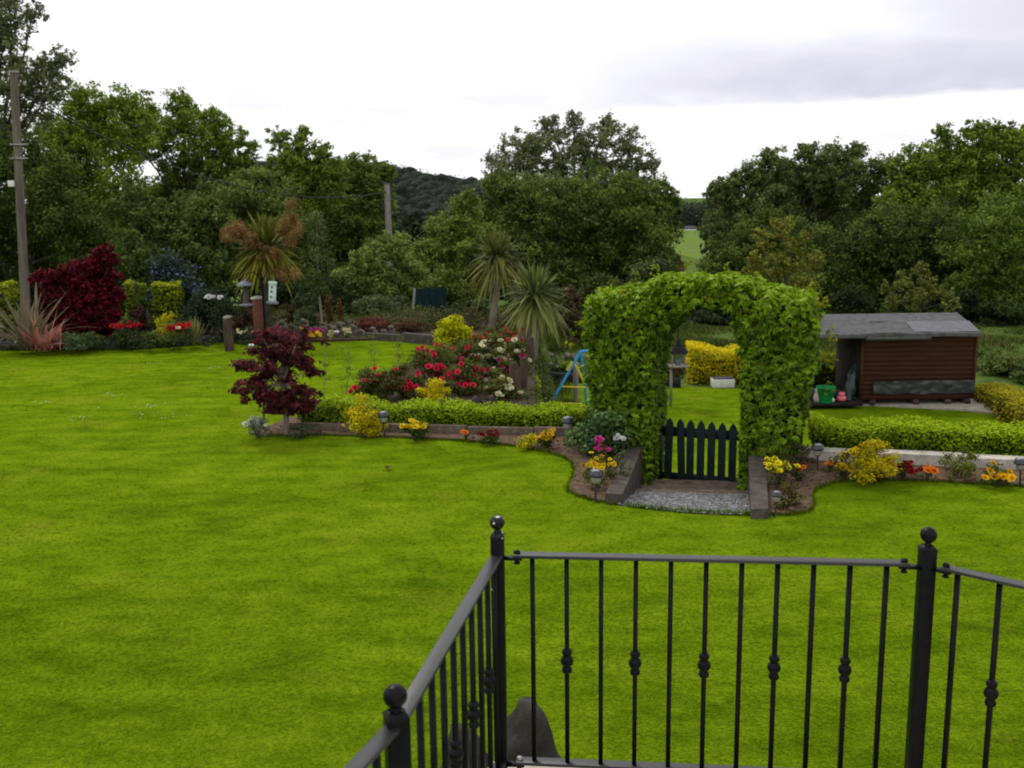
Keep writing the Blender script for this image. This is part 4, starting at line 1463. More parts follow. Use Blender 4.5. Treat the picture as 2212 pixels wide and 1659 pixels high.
far_px('flower_plant', 'yellow and orange flowers at the far lawn edge behind the maple', 'flowers', 638, 694, 706, 738, 22.6, 420, .05, (.10, .11, .01), (.30, .28, .02), z=.03, blooms=(((.80, .50, .01), .10, 28), (ORG, .09, 5)), bz=(.4, 1))
far_px('flower_plant', 'magenta flowers beside the far yellow ones', 'flowers', 672, 698, 700, 724, 23.0, 90, .05, DKG, MDG, z=.05, blooms=(((.62, .02, .25), .11, 14),), bz=(.5, 1))
for x0, x1, lb in ((706, 722, 'cream flowering plant left of the far low lamp'), (742, 758, 'cream flowering plant right of the far low lamp')):
    far_px('flower_plant', lb, 'flowers', x0, x1, 706, 728, 22.9, 60, .05, DKG, MDG, z=.05, blooms=(((.75, .66, .36), .10, 12),), bz=(.2, 1), group='cream plants at the far lawn edge')
far_px('flower_plant', 'small cream flowers on the stones behind the short square post', 'flowers', 512, 548, 700, 730, 22.4, 160, .05, (.05, .08, .03), (.15, .2, .07), z=.05, blooms=((CRM, .08, 9),))
for px, py, lb, Y in ((727, 728, 'low solar lamp with a white cap between the cream plants', 22.9), (543, 756, 'low solar lamp with a glint painted on its cap left of the purple maple', 20.9)):
    o = copy_tree(lamp0)
    p = AT(px, py, Y)
    o.location = (p.x, Y, 0.0)
    s = .62
    o.scale = (s * 1.5, s * 1.5, s)
    o.rotation_euler = (-.3, 0, 0)
    o['label'] = lb
    for ch in o.children:
        if ch.name.startswith('cap'):
            ch.data = ch.data.copy()
            ch.data.materials[0] = M['white_pl']  # white cap; on the lamp by the maple it paints a sky reflection
# red-brown ground cover, golden conifer
far_px('heather', 'red brown heather spreading behind the far sleeper wall', 'plant', 756, 850, 682, 735, 23.8, 2200, .06, (.07, .025, .015), (.23, .075, .045), m=26)
far_px('heather', 'red brown heather left of the golden conifer', 'plant', 840, 930, 690, 738, 23.7, 1700, .06, (.07, .035, .02), (.19, .085, .045), m=26, accent=((.09, .12, .04), .2))
far_px('golden_conifer', 'bright golden bushy conifer behind the rose bed', 'shrub', 938, 1024, 672, 760, 21.3, 5200, .075, (.28, .31, .006), (.72, .72, .012), z=0.0, m=34, spike=.6)
GRP = 'sleepers of the low wall at the far lawn edge'
wpts = [G(790, 734, 0), G(868, 739, 0), G(945, 747, 0)]
for i in range(2):
    board('wall_sleeper', ['low dark sleeper wall section below the heather', 'low dark sleeper wall section beside the golden conifer'][i], wpts[i], wpts[i + 1] - Vector((.01, 0, 0)), .12, -.1, .16 + .05 * i, 'sleeper', 'sleeper', GRP)
mb = MB()
cl = []
for _ in range(330):
    x, y = rng.uniform(-9.5, .3), rng.uniform(22.6, 26.5)
    if y < 23.3 + .9 * rng.random():
        continue
    r = rng.uniform(.12, .34)
    cl.append((x, y, .05 + r * .4, r * 1.3, r, r * rng.uniform(.5, 1.3)))
cloud(mb, cl, 15000, .075, .04, (.03, .04, .012), (.12, .15, .045), accent=((.17, .085, .04), .12), tone=.4, shell=.1, zmin=.06)
tag(mb.build('ground_cover', M['leaf'], org=(-4, 24, .05)), 'mixed low green and brown ground cover in the back border', 'ground cover', kind='stuff')
mb = MB()
cl = []
for _ in range(120):
    x, y = rng.uniform(-2.2, .35), rng.uniform(15, 20.8)
    if not inpoly(rose_poly, np.array([x]), np.array([y]))[0]:
        continue
    r = rng.uniform(.10, .2)
    cl.append((x, y, .06 + r * .3, r * 1.3, r, r * .8))
cloud(mb, cl, 3600, .05, .028, (.03, .05, .012), (.12, .16, .03), accent=((.17, .06, .03), .1), tone=.3, shell=.1, zmin=.07)
tag(mb.build('ground_cover', M['leaf'], org=(-1, 17, .05)), 'low green leaves covering the soil between the rose bushes', 'ground cover', kind='stuff')
mb = MB()
cl = []
for _ in range(150):
    x, y = rng.uniform(-16, -5.4), rng.uniform(21.3, 26.5)
    r = rng.uniform(.12, .3)
    cl.append((x, y, .1 + r * .3, r * 1.3, r, r * rng.uniform(.5, 1.1)))
cloud(mb, cl, 8000, .075, .04, (.012, .02, .008), (.06, .085, .025), tone=.4, shell=.1, zmin=.11)
tag(mb.build('ground_cover', M['leaf'], org=(-10, 23, .05)), 'dark low foliage between the plants of the far left bed', 'ground cover', kind='stuff')
mb = MB()
cl = []
for _ in range(150):
    x, y = rng.uniform(.38, 1.15), rng.uniform(14.2, 24.5)
    r = rng.uniform(.08, .2)
    cl.append((x, y, float(T(x, y)) + r * .4, r * 1.2, r, r * rng.uniform(.6, 1.4)))
cloud(mb, cl, 6500, .06, .028, (.03, .045, .014), (.12, .155, .045), accent=((.19, .13, .06), .12), tone=.4, shell=.1)
tag(mb.build('ground_cover', M['leaf'], org=(.8, 19, -.6)), 'weedy green cover on the bank between the rose bed and the lower lawn', 'ground cover', kind='stuff')
# slim sapling and bamboo
p = AT(693, 720, 23.4)
root = thing('young_sapling', 'slim tall sapling with a bare crooked stem behind the rockery', 'sapling', (p.x, 23.4, 0))
q = [np.array(AT(a, b, 23.4)) for a, b in ((693, 735), (695, 690), (690, 640), (686, 560), (684, 480), (680, 455))]
MB().tube(q, [.035, .03, .026, .02, .012, .006], 7).build('trunk', M['pale_bark'], root)
cl = []
for _ in range(42):
    t = rng.uniform(0, 1)
    c = AT(684 + rng.normal() * 17, 460 + 170 * t, 23.4 + rng.normal() * .25)
    cl.append((*c, .16, .16, .13))
mb = MB()
cloud(mb, cl, 1500, .085, .05, (.04, .07, .015), (.15, .21, .05))
mb.build('crown', M['leaf'], root)
for x0, x1, yt, lb in ((702, 722, 625, 'orange brown bamboo like clump behind the sapling'), (726, 744, 640, 'smaller orange brown clump right of the first')):
    far_px('dried_shrub', lb, 'plant', x0, x1, yt, 700, 25.0, 480, .07, (.10, .05, .015), (.24, .13, .04), z=0, loose=.3, group='dry brown clumps')
far_px('leafy_shrub', 'grey green weeping shrub left of the crooked sapling', 'shrub', 628, 690, 630, 715, 24.6, 1300, .08, (.04, .06, .02), (.13, .17, .07), z=0)
far_px('leafy_shrub', 'rusty leaved shrub behind the terracotta pillar', 'shrub', 500, 560, 640, 720, 24.2, 1100, .08, (.04, .03, .012), (.17, .09, .04), z=0)
far_px('leafy_shrub', 'brown green shrub right of the mint feeder', 'shrub', 590, 650, 640, 720, 24.8, 1200, .08, (.045, .04, .015), (.17, .13, .05), z=0)

# ------------------------------------------------------------------ lower garden
# swing frame
sy = 20.4
gz2 = -1.2


def L_(px, py, dy=0.0):
    return AT(px, py, sy + dy)


root = thing('swing_frame', 'blue and yellow metal childrens swing frame left of the arch', 'swing frame', (L_(1220, 870).x, sy, gz2))
dxx = .95
apx = np.array(L_(1254, 759))
foot = np.array((L_(1181, 880).x, sy - .05, gz2))
foot2 = np.array((L_(1272, 880).x + .0, sy + .5, gz2))
for off in (0.0, dxx):
    sh = np.array((off, .25 * off, 0))
    MB().tube([foot + sh, apx + sh], .030, 8).build('leg', M['blue'], root)
    MB().tube([apx + sh, foot2 + sh], .030, 8).build('leg', M['blue'], root)
    jn = np.array(L_(1237, 781)) + sh
    MB().tube([jn, np.array(L_(1225, 800)) + sh], .037, 8).build('leg_sleeve', M['yellow'], root)
    MB().tube([jn, np.array(L_(1249, 800, .02)) + sh, np.array(L_(1262, 828, .05)) + sh], .027, 8).build('brace', M['yellow'], root)
    MB().ball(jn, .035, 10, 6).build('joint', M['black'], root)
    a = np.array(L_(1187, 871)) + sh
    b = np.array(L_(1262, 873, .3)) + sh
    MB().tube([a, b], .021, 7).build('crossbar', M['yellow'], root)
    a = np.array(L_(1212, 835)) + sh
    b = np.array(L_(1266, 837, .2)) + sh
    MB().tube([a, b], .014, 7).build('crossbar', M['yellow'], root)
MB().tube([apx, apx + np.array((dxx, .25 * dxx, 0))], .026, 8).build('top_bar', M['blue'], root)
p = AT(1244, 872, 21.2)
t2 = AT(1245, 783, 21.2)
mb = MB()
mb.tube([(p.x, 21.2, -1.3), (p.x, 21.2, t2.z)], .06, 8)
tag(mb.build('wooden_post', M['grey_wood'], org=(p.x, 21.2, -1.3)), 'pale grey wooden post standing behind the swing frame', 'post')
# rockery and weeds behind the swing frame
mb = MB()
a, b = G(1130, 812, -1.1), G(1470, 828, -1.1)
mb.bar(a, b, .1, .22)
tag(mb.build('bed_kerb', M['kerb'], org=a), 'straight black kerb beyond the swing frame on the lower lawn', 'kerb')
for i in range(22):
    px, py = 1165 + (i % 11) * 10 + random.uniform(-4, 4), 770 + (i // 11) * 20 + random.uniform(-6, 6)
    Y = 25.3 - (i // 11) * .25
    p = AT(px, py, Y)
    w = random.uniform(6, 10) * ppm(Y)
    mb = MB()
    mb.rock(p, (w, w * .8, w * .85), 500 + i)
    tag(mb.build('rockery_stone', M['stone'], org=p), 'grey stone in the low wall behind the swing frame', 'stone', 'stones of the low wall behind the swing frame')
for x0, x1, yt, lb in ((1160, 1215, 785, 'weedy green plant at the kerb left of the swing frame'), (1205, 1268, 780, 'weedy green plant with white specks behind the swing frame')):
    far_px('weedy_plant', lb, 'plant', x0, x1, yt, 818, 24.75, 900, .06, (.04, .06, .025), (.12, .16, .06), z=-1.2, blooms=((WHT, .07, 3),))
# golden hedge block, box, bird table
p0, p1 = AT(1486, 800, 23.6), AT(1600, 800, 23.4)
hedge('hedge', 'clipped golden yellow hedge block seen through the arch', (p0.x, p0.y), (p1.x, p1.y), .9, -1.2, AT(1540, 745, 23.3).z + 1.2, 6500, .065, (.22, .21, .006), (.80, .66, .010), wobble=.03, h2=AT(1590, 752, 23.3).z + 1.2, tops=.75)
p = AT(1560, 837, 22.7)
root = thing('white_box', 'white plastic trough on the grass under the golden hedge block', 'box', (p.x, 22.7, -1.2))
w, h = 46 * ppm(22.7), 18 * ppm(22.7)
mb = MB()
mb.box((p.x, 22.7 - .15, -1.2 + h / 2), (w, .03, h)).box((p.x, 22.7 + .15, -1.2 + h / 2), (w, .03, h))
mb.box((p.x - w / 2 + .015, 22.7, -1.2 + h / 2), (.03, .27, h)).box((p.x + w / 2 - .015, 22.7, -1.2 + h / 2), (.03, .27, h))
mb.box((p.x, 22.7, -1.18), (w - .06, .27, .03))
bevel(mb.build('trough', M['white_pl'], root), .006)
MB().box((p.x, 22.7, -1.2 + h + .012), (w * .92, .30, .02)).build('lid', M['slate'], root)
mb = MB()
p = AT(1606, 846, 21.9)
mb.rock((p.x, 21.9, -1.13), (.10, .09, .1), 77)
tag(mb.build('garden_stone', M['stone'], org=(p.x, 21.9, -1.2)), 'small pale stone on the lawn by the arch right pillar', 'stone')
by = 20.5
p = AT(1463, 835, by)
root = thing('bird_table', 'bird table with a dark pointed roof seen through the arch', 'bird table', (p.x, by, -1.2))
r_e, r_a = AT(1463, 762, by), AT(1463, 737, by)
tz = AT(1463, 790, by).z
rr = 23 * ppm(by)
MB().lathe([(rr, r_e.z), (rr * .98, r_e.z + .02), (rr * .45, r_e.z + (r_a.z - r_e.z) * .5), (.035, r_a.z - .02), (.014, r_a.z + .05), (.012, AT(1463, 712, by).z), (0, AT(1463, 710, by).z)], (p.x, by, 0), 8).build('roof', M['dark_roof'], root)
for dx, dy in ((-1, -1), (1, -1), (-1, 1), (1, 1)):
    MB().box((p.x + dx * rr * .55, by + dy * rr * .5, (r_e.z + tz) / 2), (.025, .025, r_e.z - tz)).build('corner_post', M['grey_wood'], root)
MB().box((p.x, by, tz), (rr * 1.7, rr * 1.5, .03)).build('tray', M['grey_wood'], root)
MB().lathe([(.06, tz + .02), (.07, tz + .12), (.02, tz + .16), (0, tz + .16)], (p.x, by, 0), 10).build('seed_holder', M['feeder_metal'], root)
MB().box((p.x - rr * .55, by + .05, (tz - 1.2) / 2), (.05, .05, tz + 1.2)).build('leg', M['grey_wood'], root)
far_px('dried_shrub', 'rusty brown low plant behind the bird table', 'plant', 1432, 1492, 788, 830, 24.2, 900, .06, (.05, .03, .018), (.15, .08, .05), z=-1.2, accent=((.05, .08, .03), .3))

# ------------------------------------------------------------------ shed
SY = 20.25
zb = -1.05
wl, wr = AT(1858, 800, SY).x, AT(2106, 800, SY).x
ez = AT(1985, 722, SY - .25).z
rz_ = AT(1985, 676, SY + .95).z
shed = thing('garden_shed', 'red brown boarded shed with grey felt roof and open left porch', 'shed', ((wl + wr) / 2, SY + .6, -1.15))
dep = 1.55
nb = 14
mb = MB()
hh = (ez - .02 - zb) / nb
for i in range(nb):                                     # shiplap: each board leans out over the one below
    z0 = zb + i * hh
    V = [(wl, SY - .007, z0), (wr, SY - .007, z0), (wr, SY, z0 + hh), (wl, SY, z0 + hh), (wl, SY + .02, z0), (wr, SY + .02, z0)]
    mb.add(V, [(0, 1, 2, 3), (4, 5, 1, 0)])
    for s in (wr,):
        V = [(s + .022, SY, z0), (s + .022, SY + dep, z0), (s, SY + dep, z0 + hh), (s, SY, z0 + hh)]
        mb.add(V, [(0, 1, 2, 3)])
mb.box(((wl + wr) / 2, SY + dep, (zb + ez) / 2), (wr - wl, .03, ez - zb))
mb.build('wall', M['shed_wall'], shed)
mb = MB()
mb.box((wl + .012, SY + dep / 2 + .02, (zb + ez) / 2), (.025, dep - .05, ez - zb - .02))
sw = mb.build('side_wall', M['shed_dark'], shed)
for x, w in ((wl + .02, .05), (wr - .02, .045)):
    MB().box((x, SY - .025, (zb + ez) / 2), (w, .03, ez - zb)).build('corner_trim', M['shed_wall'], shed)
xl = AT(1690, 722, SY - .25).x
xr_ = AT(2121, 722, SY - .25).x
xr2 = AT(2092, 676, SY + .95).x
mb = MB()
y0, y1, y2 = SY - .25, SY + .95, SY + dep + .2
nx = 24
for k in range(nx):                                     # slightly uneven felt
    xa, xb = xl + (xr_ - xl) * k / nx, xl + (xr_ - xl) * (k + 1) / nx
    sag = lambda x: -.012 * math.sin((x - xl) * 2.2) - .01 * math.sin((x - xl) * 5.1)
    for (ya, za, yb, zb_) in ((y0, ez + .02, (y0 + y1) / 2, (ez + rz_) / 2 + .035), ((y0 + y1) / 2, (ez + rz_) / 2 + .025, y1, rz_)):
        mb.add([(xa, ya, za + sag(xa)), (xb, ya, za + sag(xb)), (xb, yb, zb_), (xa, yb, zb_)], [(0, 1, 2, 3)])
    mb.add([(xa, y1, rz_), (xb, y1, rz_), (xb, y2, ez), (xa, y2, ez)], [(0, 1, 2, 3)])
    mb.add([(xa, y0, ez - .045 + sag(xa)), (xb, y0, ez - .045 + sag(xb)), (xb, y0, ez + .02 + sag(xb)), (xa, y0, ez + .02 + sag(xa))], [(0, 1, 2, 3)])
mb.add([(xr_, y0, ez - .045), (xr_, y1, rz_ - .06), (xr_, y1, rz_), (xr_, y0, ez + .02)], [(0, 1, 2, 3)])
mb.add([(xr_, y1, rz_ - .06), (xr_, y2, ez - .06), (xr_, y2, ez), (xr_, y1, rz_)], [(0, 1, 2, 3)])
mb.add([(xl, y0, ez - .05), (xr_ - .01, y0 + .02, ez - .05), (xr_ - .01, y1, rz_ - .07), (xl, y1, rz_ - .07)], [(3, 2, 1, 0)])
mb.add([(xl, y1, rz_ - .07), (xr_ - .01, y1, rz_ - .07), (xr_ - .01, y2, ez - .06), (xl, y2, ez - .06)], [(3, 2, 1, 0)])
roof = mb.build('roof', M['felt'], shed)
pa, pb_ = AT(1972, 710, SY - .1).x, AT(2112, 710, SY - .1).x
mb = MB()
for xa, xb, o_ in ((pa, pa + .36, .008), (pa + .36, pb_, .004)):
    yb_ = y0 + (y1 - y0) * .48
    mb.add([(xa, y0 + .06, ez + .035 + o_), (xb, y0 + .06, ez + .035 + o_), (xb, yb_, (ez + rz_) / 2 + .042 + o_), (xa, yb_, (ez + rz_) / 2 + .042 + o_)], [(0, 1, 2, 3)])
tag(mb.build('roof_patch', M['felt_patch'], roof), 'pale grey felt patch on the roof')
for k, (xa, xb, dz) in enumerate(((xl, AT(1862, 720, SY).x, -.035), (AT(1862, 720, SY).x, AT(2000, 720, SY).x, -.075))):
    MB().box(((xa + xb) / 2, y0 - .012, ez + dz), (xb - xa, .02, .07)).build('fascia', M['felt'], shed)
mb = MB()                                               # wrinkled plastic sheet on the lower wall
ta, tb_ = AT(1884, 830, SY).x, AT(2102, 830, SY).x
zt, zl = AT(1985, 822, SY - .05).z, AT(1985, 850, SY - .05).z
nx, nz = 60, 9
V = []
for j in range(nz + 1):
    for i in range(nx + 1):
        s, t = i / nx, j / nz
        y = SY - .05 - .045 * abs(mnoise.noise((s * 9, t * 1.6, 3.0))) - .03 * abs(mnoise.noise((s * 22 + t * 2, t * 3, 8.0))) - .01
        V.append((ta + (tb_ - ta) * s, y, zl + (zt - zl) * t + .012 * math.sin(s * 23) * (1 - t)))
mb.add(V, [(j * (nx + 1) + i, j * (nx + 1) + i + 1, (j + 1) * (nx + 1) + i + 1, (j + 1) * (nx + 1) + i) for j in range(nz) for i in range(nx)])
tag(mb.build('plastic_sheet', M['tarp'], shed, smooth=True), 'wrinkled dark plastic sheet along the lower wall')
for fx in (.12, .5, .78, .95):
    x = wl + (wr - wl) * fx
    MB().box((x, SY + .5, -1.105), (.10, 1.1, .09)).build('bearer', M['post_wood'], shed)
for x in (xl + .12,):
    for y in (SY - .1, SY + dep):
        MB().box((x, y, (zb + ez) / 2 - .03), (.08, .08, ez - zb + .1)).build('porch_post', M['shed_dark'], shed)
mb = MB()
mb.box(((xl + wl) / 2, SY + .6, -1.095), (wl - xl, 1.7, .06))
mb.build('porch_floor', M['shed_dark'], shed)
# slab below
sp_ = [G(1742, 872, -1.16), G(1900, 874, -1.16), G(2089, 884, -1.16), G(2185, 897, -1.16), G(2150, 872, -1.16)]
sp2 = [(p.x, p.y) for p in sp_] + [(wr + .9, SY + 1.75), (xl - .2, SY + 1.3), (xl - .2, sp_[0].y + .1)]
mb = MB()
mb.prism(sp2, -1.4, -1.16)
tag(mb.build('shed_slab', M['slab']), kind='structure')
# things in the porch
def bucket(p, r, h):
    root = thing('bucket', 'green plastic bucket on the shed porch', 'bucket', p)
    MB().lathe([(0, p[2] + .01), (r * .72, p[2]), (r * .74, p[2] + .01), (r * .97, p[2] + h * .9), (r * 1.04, p[2] + h * .9), (r * 1.04, p[2] + h), (r * .94, p[2] + h), (r * .70, p[2] + .03), (0, p[2] + .03)], (p[0], p[1], 0), 18).build('tub', M['green_pl'], root, smooth=True)
    MB().tube([(p[0] - r, p[1] - .02, p[2] + h * .95), (p[0] - r * .7, p[1] - r * 1.05, p[2] + h * .7), (p[0] + r * .7, p[1] - r * 1.05, p[2] + h * .7), (p[0] + r, p[1] - .02, p[2] + h * .95)], .005, 5).build('handle', M['green_pl'], root)


p = AT(1783, 858, SY - .12)
bucket((p.x, SY - .12, -1.065), .19, .33)
p = AT(1817, 858, SY - .1)
root = thing('toy', 'pink plastic toy lying right of the green bucket', 'toy', (p.x, SY - .1, -1.065))
MB().ball((p.x, SY - .1, -.99), .10, 12, 7, sq=(1.1, .9, .7)).build('body', M['pink_pl'], root, smooth=True)
MB().rock((p.x, SY - .13, -.90), (.07, .05, .06), 9).build('top', M['pink_pl'], root)
p = AT(1799, 856, SY - .15)
root = thing('toy', 'small black and white toy between the bucket and pink toy', 'toy', (p.x, SY - .15, -1.065))
MB().ball((p.x - .02, SY - .15, -1.0), .065, 10, 7).build('body', M['white_pl'], root, smooth=True)
MB().ball((p.x + .04, SY - .17, -.95), .045, 10, 7).build('head', M['black'], root, smooth=True)
p = AT(1764, 858, SY - .1)
root = thing('garden_ornament', 'small tan ornament left of the green bucket', 'ornament', (p.x, SY - .1, -1.065))
MB().lathe([(0, -1.065), (.06, -1.06), (.07, -.98), (.05, -.9), (.03, -.86), (.05, -.80), (0, -.76)], (p.x, SY - .1, 0), 10).build('figure', M['pale_timber'], root, smooth=True)
p = AT(1838, 858, SY + .1)
mb = MB()
a, b = np.array((p.x - .08, SY + .05, -1.06)), np.array((p.x + .13, SY + .25, -.32))
pts = [a + (b - a) * t for t in np.linspace(0, 1, 9)]
mb.tube(pts, [.10, .13, .12, .14, .11, .12, .09, .07, .03], 10)
V, Fq, Cq = mb.ch[0]
mb.ch[0] = (V + rng.normal(size=V.shape) * .014, Fq, Cq)
tag(mb.build('furled_cover', M['teal_bag'], org=tuple(a), smooth=True), 'dark teal furled plastic cover leaning on the shed side wall', 'cover')
p0, p1 = AT(1735, 790, 22.7), AT(1842, 790, 22.7)
hedge('hedge', 'green hedge piece seen through the open shed porch', (p0.x, 22.7), (p1.x, 22.7), .8, -1.2, AT(1800, 757, 22.7).z + 1.2, 4200, .07, (.03, .05, .006), (.24, .27, .012))
p0, p1 = (AT(2118, 840, 21.6).x, 21.6), (AT(2262, 870, 17.4).x, 17.4)
hedge('hedge', 'golden topped hedge running along the right side of the shed', p0, p1, .8, -1.2, AT(2118, 826, 21.6).z + 1.2, 7500, .07, (.05, .06, .006), (.42, .38, .012), accent=((.35, .26, .02), .15), tops=.7, h2=AT(2262, 864, 17.4).z + 1.2)
for (x0, x1, yt, yb, Y, lb, dk_, lt_) in ((2105, 2225, 752, 850, 24.0, 'pale green shrub at the right edge behind the shed', (.06, .09, .02), (.20, .25, .06)),
                                        (2180, 2290, 776, 850, 22.8, 'light green bush right of the pale shrub at the picture edge', (.05, .08, .02), (.17, .23, .05))):
    far_px('leafy_shrub', lb, 'shrub', x0, x1, yt, yb, Y, 3600, .09, dk_, lt_, z=-1.25, m=34, low=.03)

# ------------------------------------------------------------------ utility poles, netting
py_ = 27.0
pb, ptp = AT(47, 640, py_), AT(30, 158, py_)
root = thing('utility_pole', 'tall weathered wooden utility pole at the left edge', 'utility pole', (pb.x, py_, -.1))
b_ = np.array((pb.x + .04, py_, -.3))
t_ = np.array(ptp)
MB().tube([b_, (b_ + t_) / 2, t_], [.125, .11, .095], 12).build('pole', M['pole_wood'], root, smooth=True)
MB().lathe([(.125, t_[2]), (.125, t_[2] + .05), (0, t_[2] + .06)], (t_[0], t_[1], 0), 12).build('pole_cap', M['grey_wood'], root)
q = AT(33, 397, py_)
bevel(MB().box((q.x - .03, py_ - .15, q.z), (.15, .09, .16)).build('junction_box', M['white_pl'], root), .01)
for yy in (313, 343):
    q = AT(44, yy, py_)
    MB().bar(q + Vector((-.22, -.12, 0)), q + Vector((.26, -.12, 0)), .03, .04).build('step_bar', M['steel'], root)
q = AT(50, 207, py_)
MB().ball((q.x + .02, py_ - .06, q.z), .045, 8, 6).build('insulator', M['grey_wood'], root)
p2y = 40.5
a2, b2 = AT(836, 398, p2y), AT(836, 640, p2y)
z2 = float(T(a2.x, p2y)) - .3
root = thing('utility_pole', 'grey distant utility pole rising through the trees left of the hill', 'utility pole', (a2.x, p2y, z2))
MB().tube([(a2.x, p2y, z2), tuple(a2)], [.16, .11], 10).build('pole', M['grey_wood'], root, smooth=True)
MB().lathe([(.12, a2.z), (.12, a2.z + .05), (0, a2.z + .06)], (a2.x, p2y, 0), 10).build('pole_cap', M['slate'], root)
p3y = 92.0
a3 = AT(897, 470, p3y)
z3 = float(T(a3.x, p3y)) - .3
root = thing('utility_pole', 'rusty brown distant utility pole with a short crossarm', 'utility pole', (a3.x, p3y, z3))
MB().tube([(a3.x, p3y, z3), tuple(a3)], [.2, .15], 10).build('pole', M['rust'], root, smooth=True)
MB().bar(a3 + Vector((-.8, 0, -.9)), a3 + Vector((.3, 0, -.5)), .1, .1).build('crossarm', M['rust'], root)
A_, B_ = np.array(q) + (0.03, 0, 0), np.array(a2) - (0, 0, .3)
A_ = np.array(AT(51, 207, py_))
pts = [A_ * (1 - t) + B_ * t - np.array((0, 0, 1.1 * 4 * t * (1 - t))) for t in np.linspace(0, 1, 24)]
mb = MB()
mb.tube(pts, .022, 5)
tag(mb.build('overhead_cable', M['cable'], org=tuple(A_)), 'thin dark overhead cable sloping from the tall pole into the trees', 'cable')
mb = MB()
a, b = AT(898, 640, 28.5), AT(965, 640, 28.5)
n = 14
V = []
for j in range(5):
    for i in range(n + 1):
        V.append((a.x + (b.x - a.x) * i / n, 28.5 + .06 * math.sin(i * 1.9 + j), -.1 + (AT(930, 622, 28.5).z + .1) * j / 4 - .03 * math.sin(i * .9)))
mb.add(V, [(j * (n + 1) + i, j * (n + 1) + i + 1, (j + 1) * (n + 1) + i + 1, (j + 1) * (n + 1) + i) for j in range(4) for i in range(n)])
tag(mb.build('fence_netting', M['net'], org=(a.x, 28.5, -.1)), 'dark teal netting screen below the trees behind the heather', 'netting')
a, b = AT(889, 690, 26.5), AT(896, 625, 26.5)
mb = MB()
mb.tube([(a.x, 26.5, -.1), tuple(b)], .03, 7)
tag(mb.build('garden_stake', M['grey_wood'], org=(a.x, 26.5, -.1)), 'leaning pale stake beside the teal netting', 'stake')

# ------------------------------------------------------------------ trees
GRY = ((.040, .052, .026), (.105, .125, .065))
DRK = ((.016, .028, .007), (.060, .088, .020))
MID = ((.028, .048, .008), (.105, .150, .022))
BRT = ((.040, .070, .010), (.140, .190, .028))
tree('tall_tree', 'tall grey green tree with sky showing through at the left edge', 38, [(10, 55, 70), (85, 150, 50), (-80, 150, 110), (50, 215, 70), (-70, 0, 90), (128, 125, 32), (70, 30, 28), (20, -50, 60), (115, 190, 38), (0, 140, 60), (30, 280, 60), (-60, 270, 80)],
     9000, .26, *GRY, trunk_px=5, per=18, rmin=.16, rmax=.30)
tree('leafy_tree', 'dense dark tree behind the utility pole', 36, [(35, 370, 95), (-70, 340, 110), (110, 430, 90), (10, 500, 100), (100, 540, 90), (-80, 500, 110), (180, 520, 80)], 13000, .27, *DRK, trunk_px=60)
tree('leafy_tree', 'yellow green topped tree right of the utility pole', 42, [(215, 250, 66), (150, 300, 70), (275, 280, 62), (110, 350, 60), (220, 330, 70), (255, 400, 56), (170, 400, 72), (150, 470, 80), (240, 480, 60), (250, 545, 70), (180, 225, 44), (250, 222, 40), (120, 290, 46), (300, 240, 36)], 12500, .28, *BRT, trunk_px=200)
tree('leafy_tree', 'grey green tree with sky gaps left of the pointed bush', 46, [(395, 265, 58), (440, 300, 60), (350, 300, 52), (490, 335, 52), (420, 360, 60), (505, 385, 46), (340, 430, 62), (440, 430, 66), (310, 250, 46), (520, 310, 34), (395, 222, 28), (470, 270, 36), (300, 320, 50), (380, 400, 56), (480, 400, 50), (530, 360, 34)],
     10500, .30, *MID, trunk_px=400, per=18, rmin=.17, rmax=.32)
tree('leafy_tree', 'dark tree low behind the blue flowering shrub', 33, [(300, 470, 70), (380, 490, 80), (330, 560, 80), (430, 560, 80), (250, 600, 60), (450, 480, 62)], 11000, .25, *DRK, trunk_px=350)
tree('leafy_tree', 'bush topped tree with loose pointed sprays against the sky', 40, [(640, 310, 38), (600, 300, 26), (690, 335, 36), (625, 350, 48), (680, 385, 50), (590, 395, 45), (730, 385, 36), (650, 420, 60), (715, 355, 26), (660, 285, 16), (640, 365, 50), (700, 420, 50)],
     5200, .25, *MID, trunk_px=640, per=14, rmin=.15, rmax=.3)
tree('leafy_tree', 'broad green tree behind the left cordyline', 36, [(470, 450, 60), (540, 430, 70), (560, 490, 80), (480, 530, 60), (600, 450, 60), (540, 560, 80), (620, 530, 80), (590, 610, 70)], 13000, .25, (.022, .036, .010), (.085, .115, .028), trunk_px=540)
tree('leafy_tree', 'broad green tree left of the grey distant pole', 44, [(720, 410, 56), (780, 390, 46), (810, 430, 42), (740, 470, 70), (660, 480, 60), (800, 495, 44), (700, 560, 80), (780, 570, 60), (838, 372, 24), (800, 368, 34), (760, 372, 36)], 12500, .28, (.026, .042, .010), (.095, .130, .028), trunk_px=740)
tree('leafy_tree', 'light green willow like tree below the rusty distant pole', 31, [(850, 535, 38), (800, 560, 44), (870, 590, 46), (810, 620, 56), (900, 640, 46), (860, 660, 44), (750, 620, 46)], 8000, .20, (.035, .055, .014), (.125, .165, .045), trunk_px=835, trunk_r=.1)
tree('leafy_tree', 'light green bush tree right of the rusty distant pole', 34, [(965, 500, 46), (1005, 470, 44), (930, 545, 42), (1000, 550, 60), (950, 600, 60), (1040, 600, 56), (1010, 430, 24), (1000, 650, 50), (1060, 530, 40)], 11000, .21, (.034, .054, .012), (.120, .160, .036), trunk_px=980, trunk_r=.12)
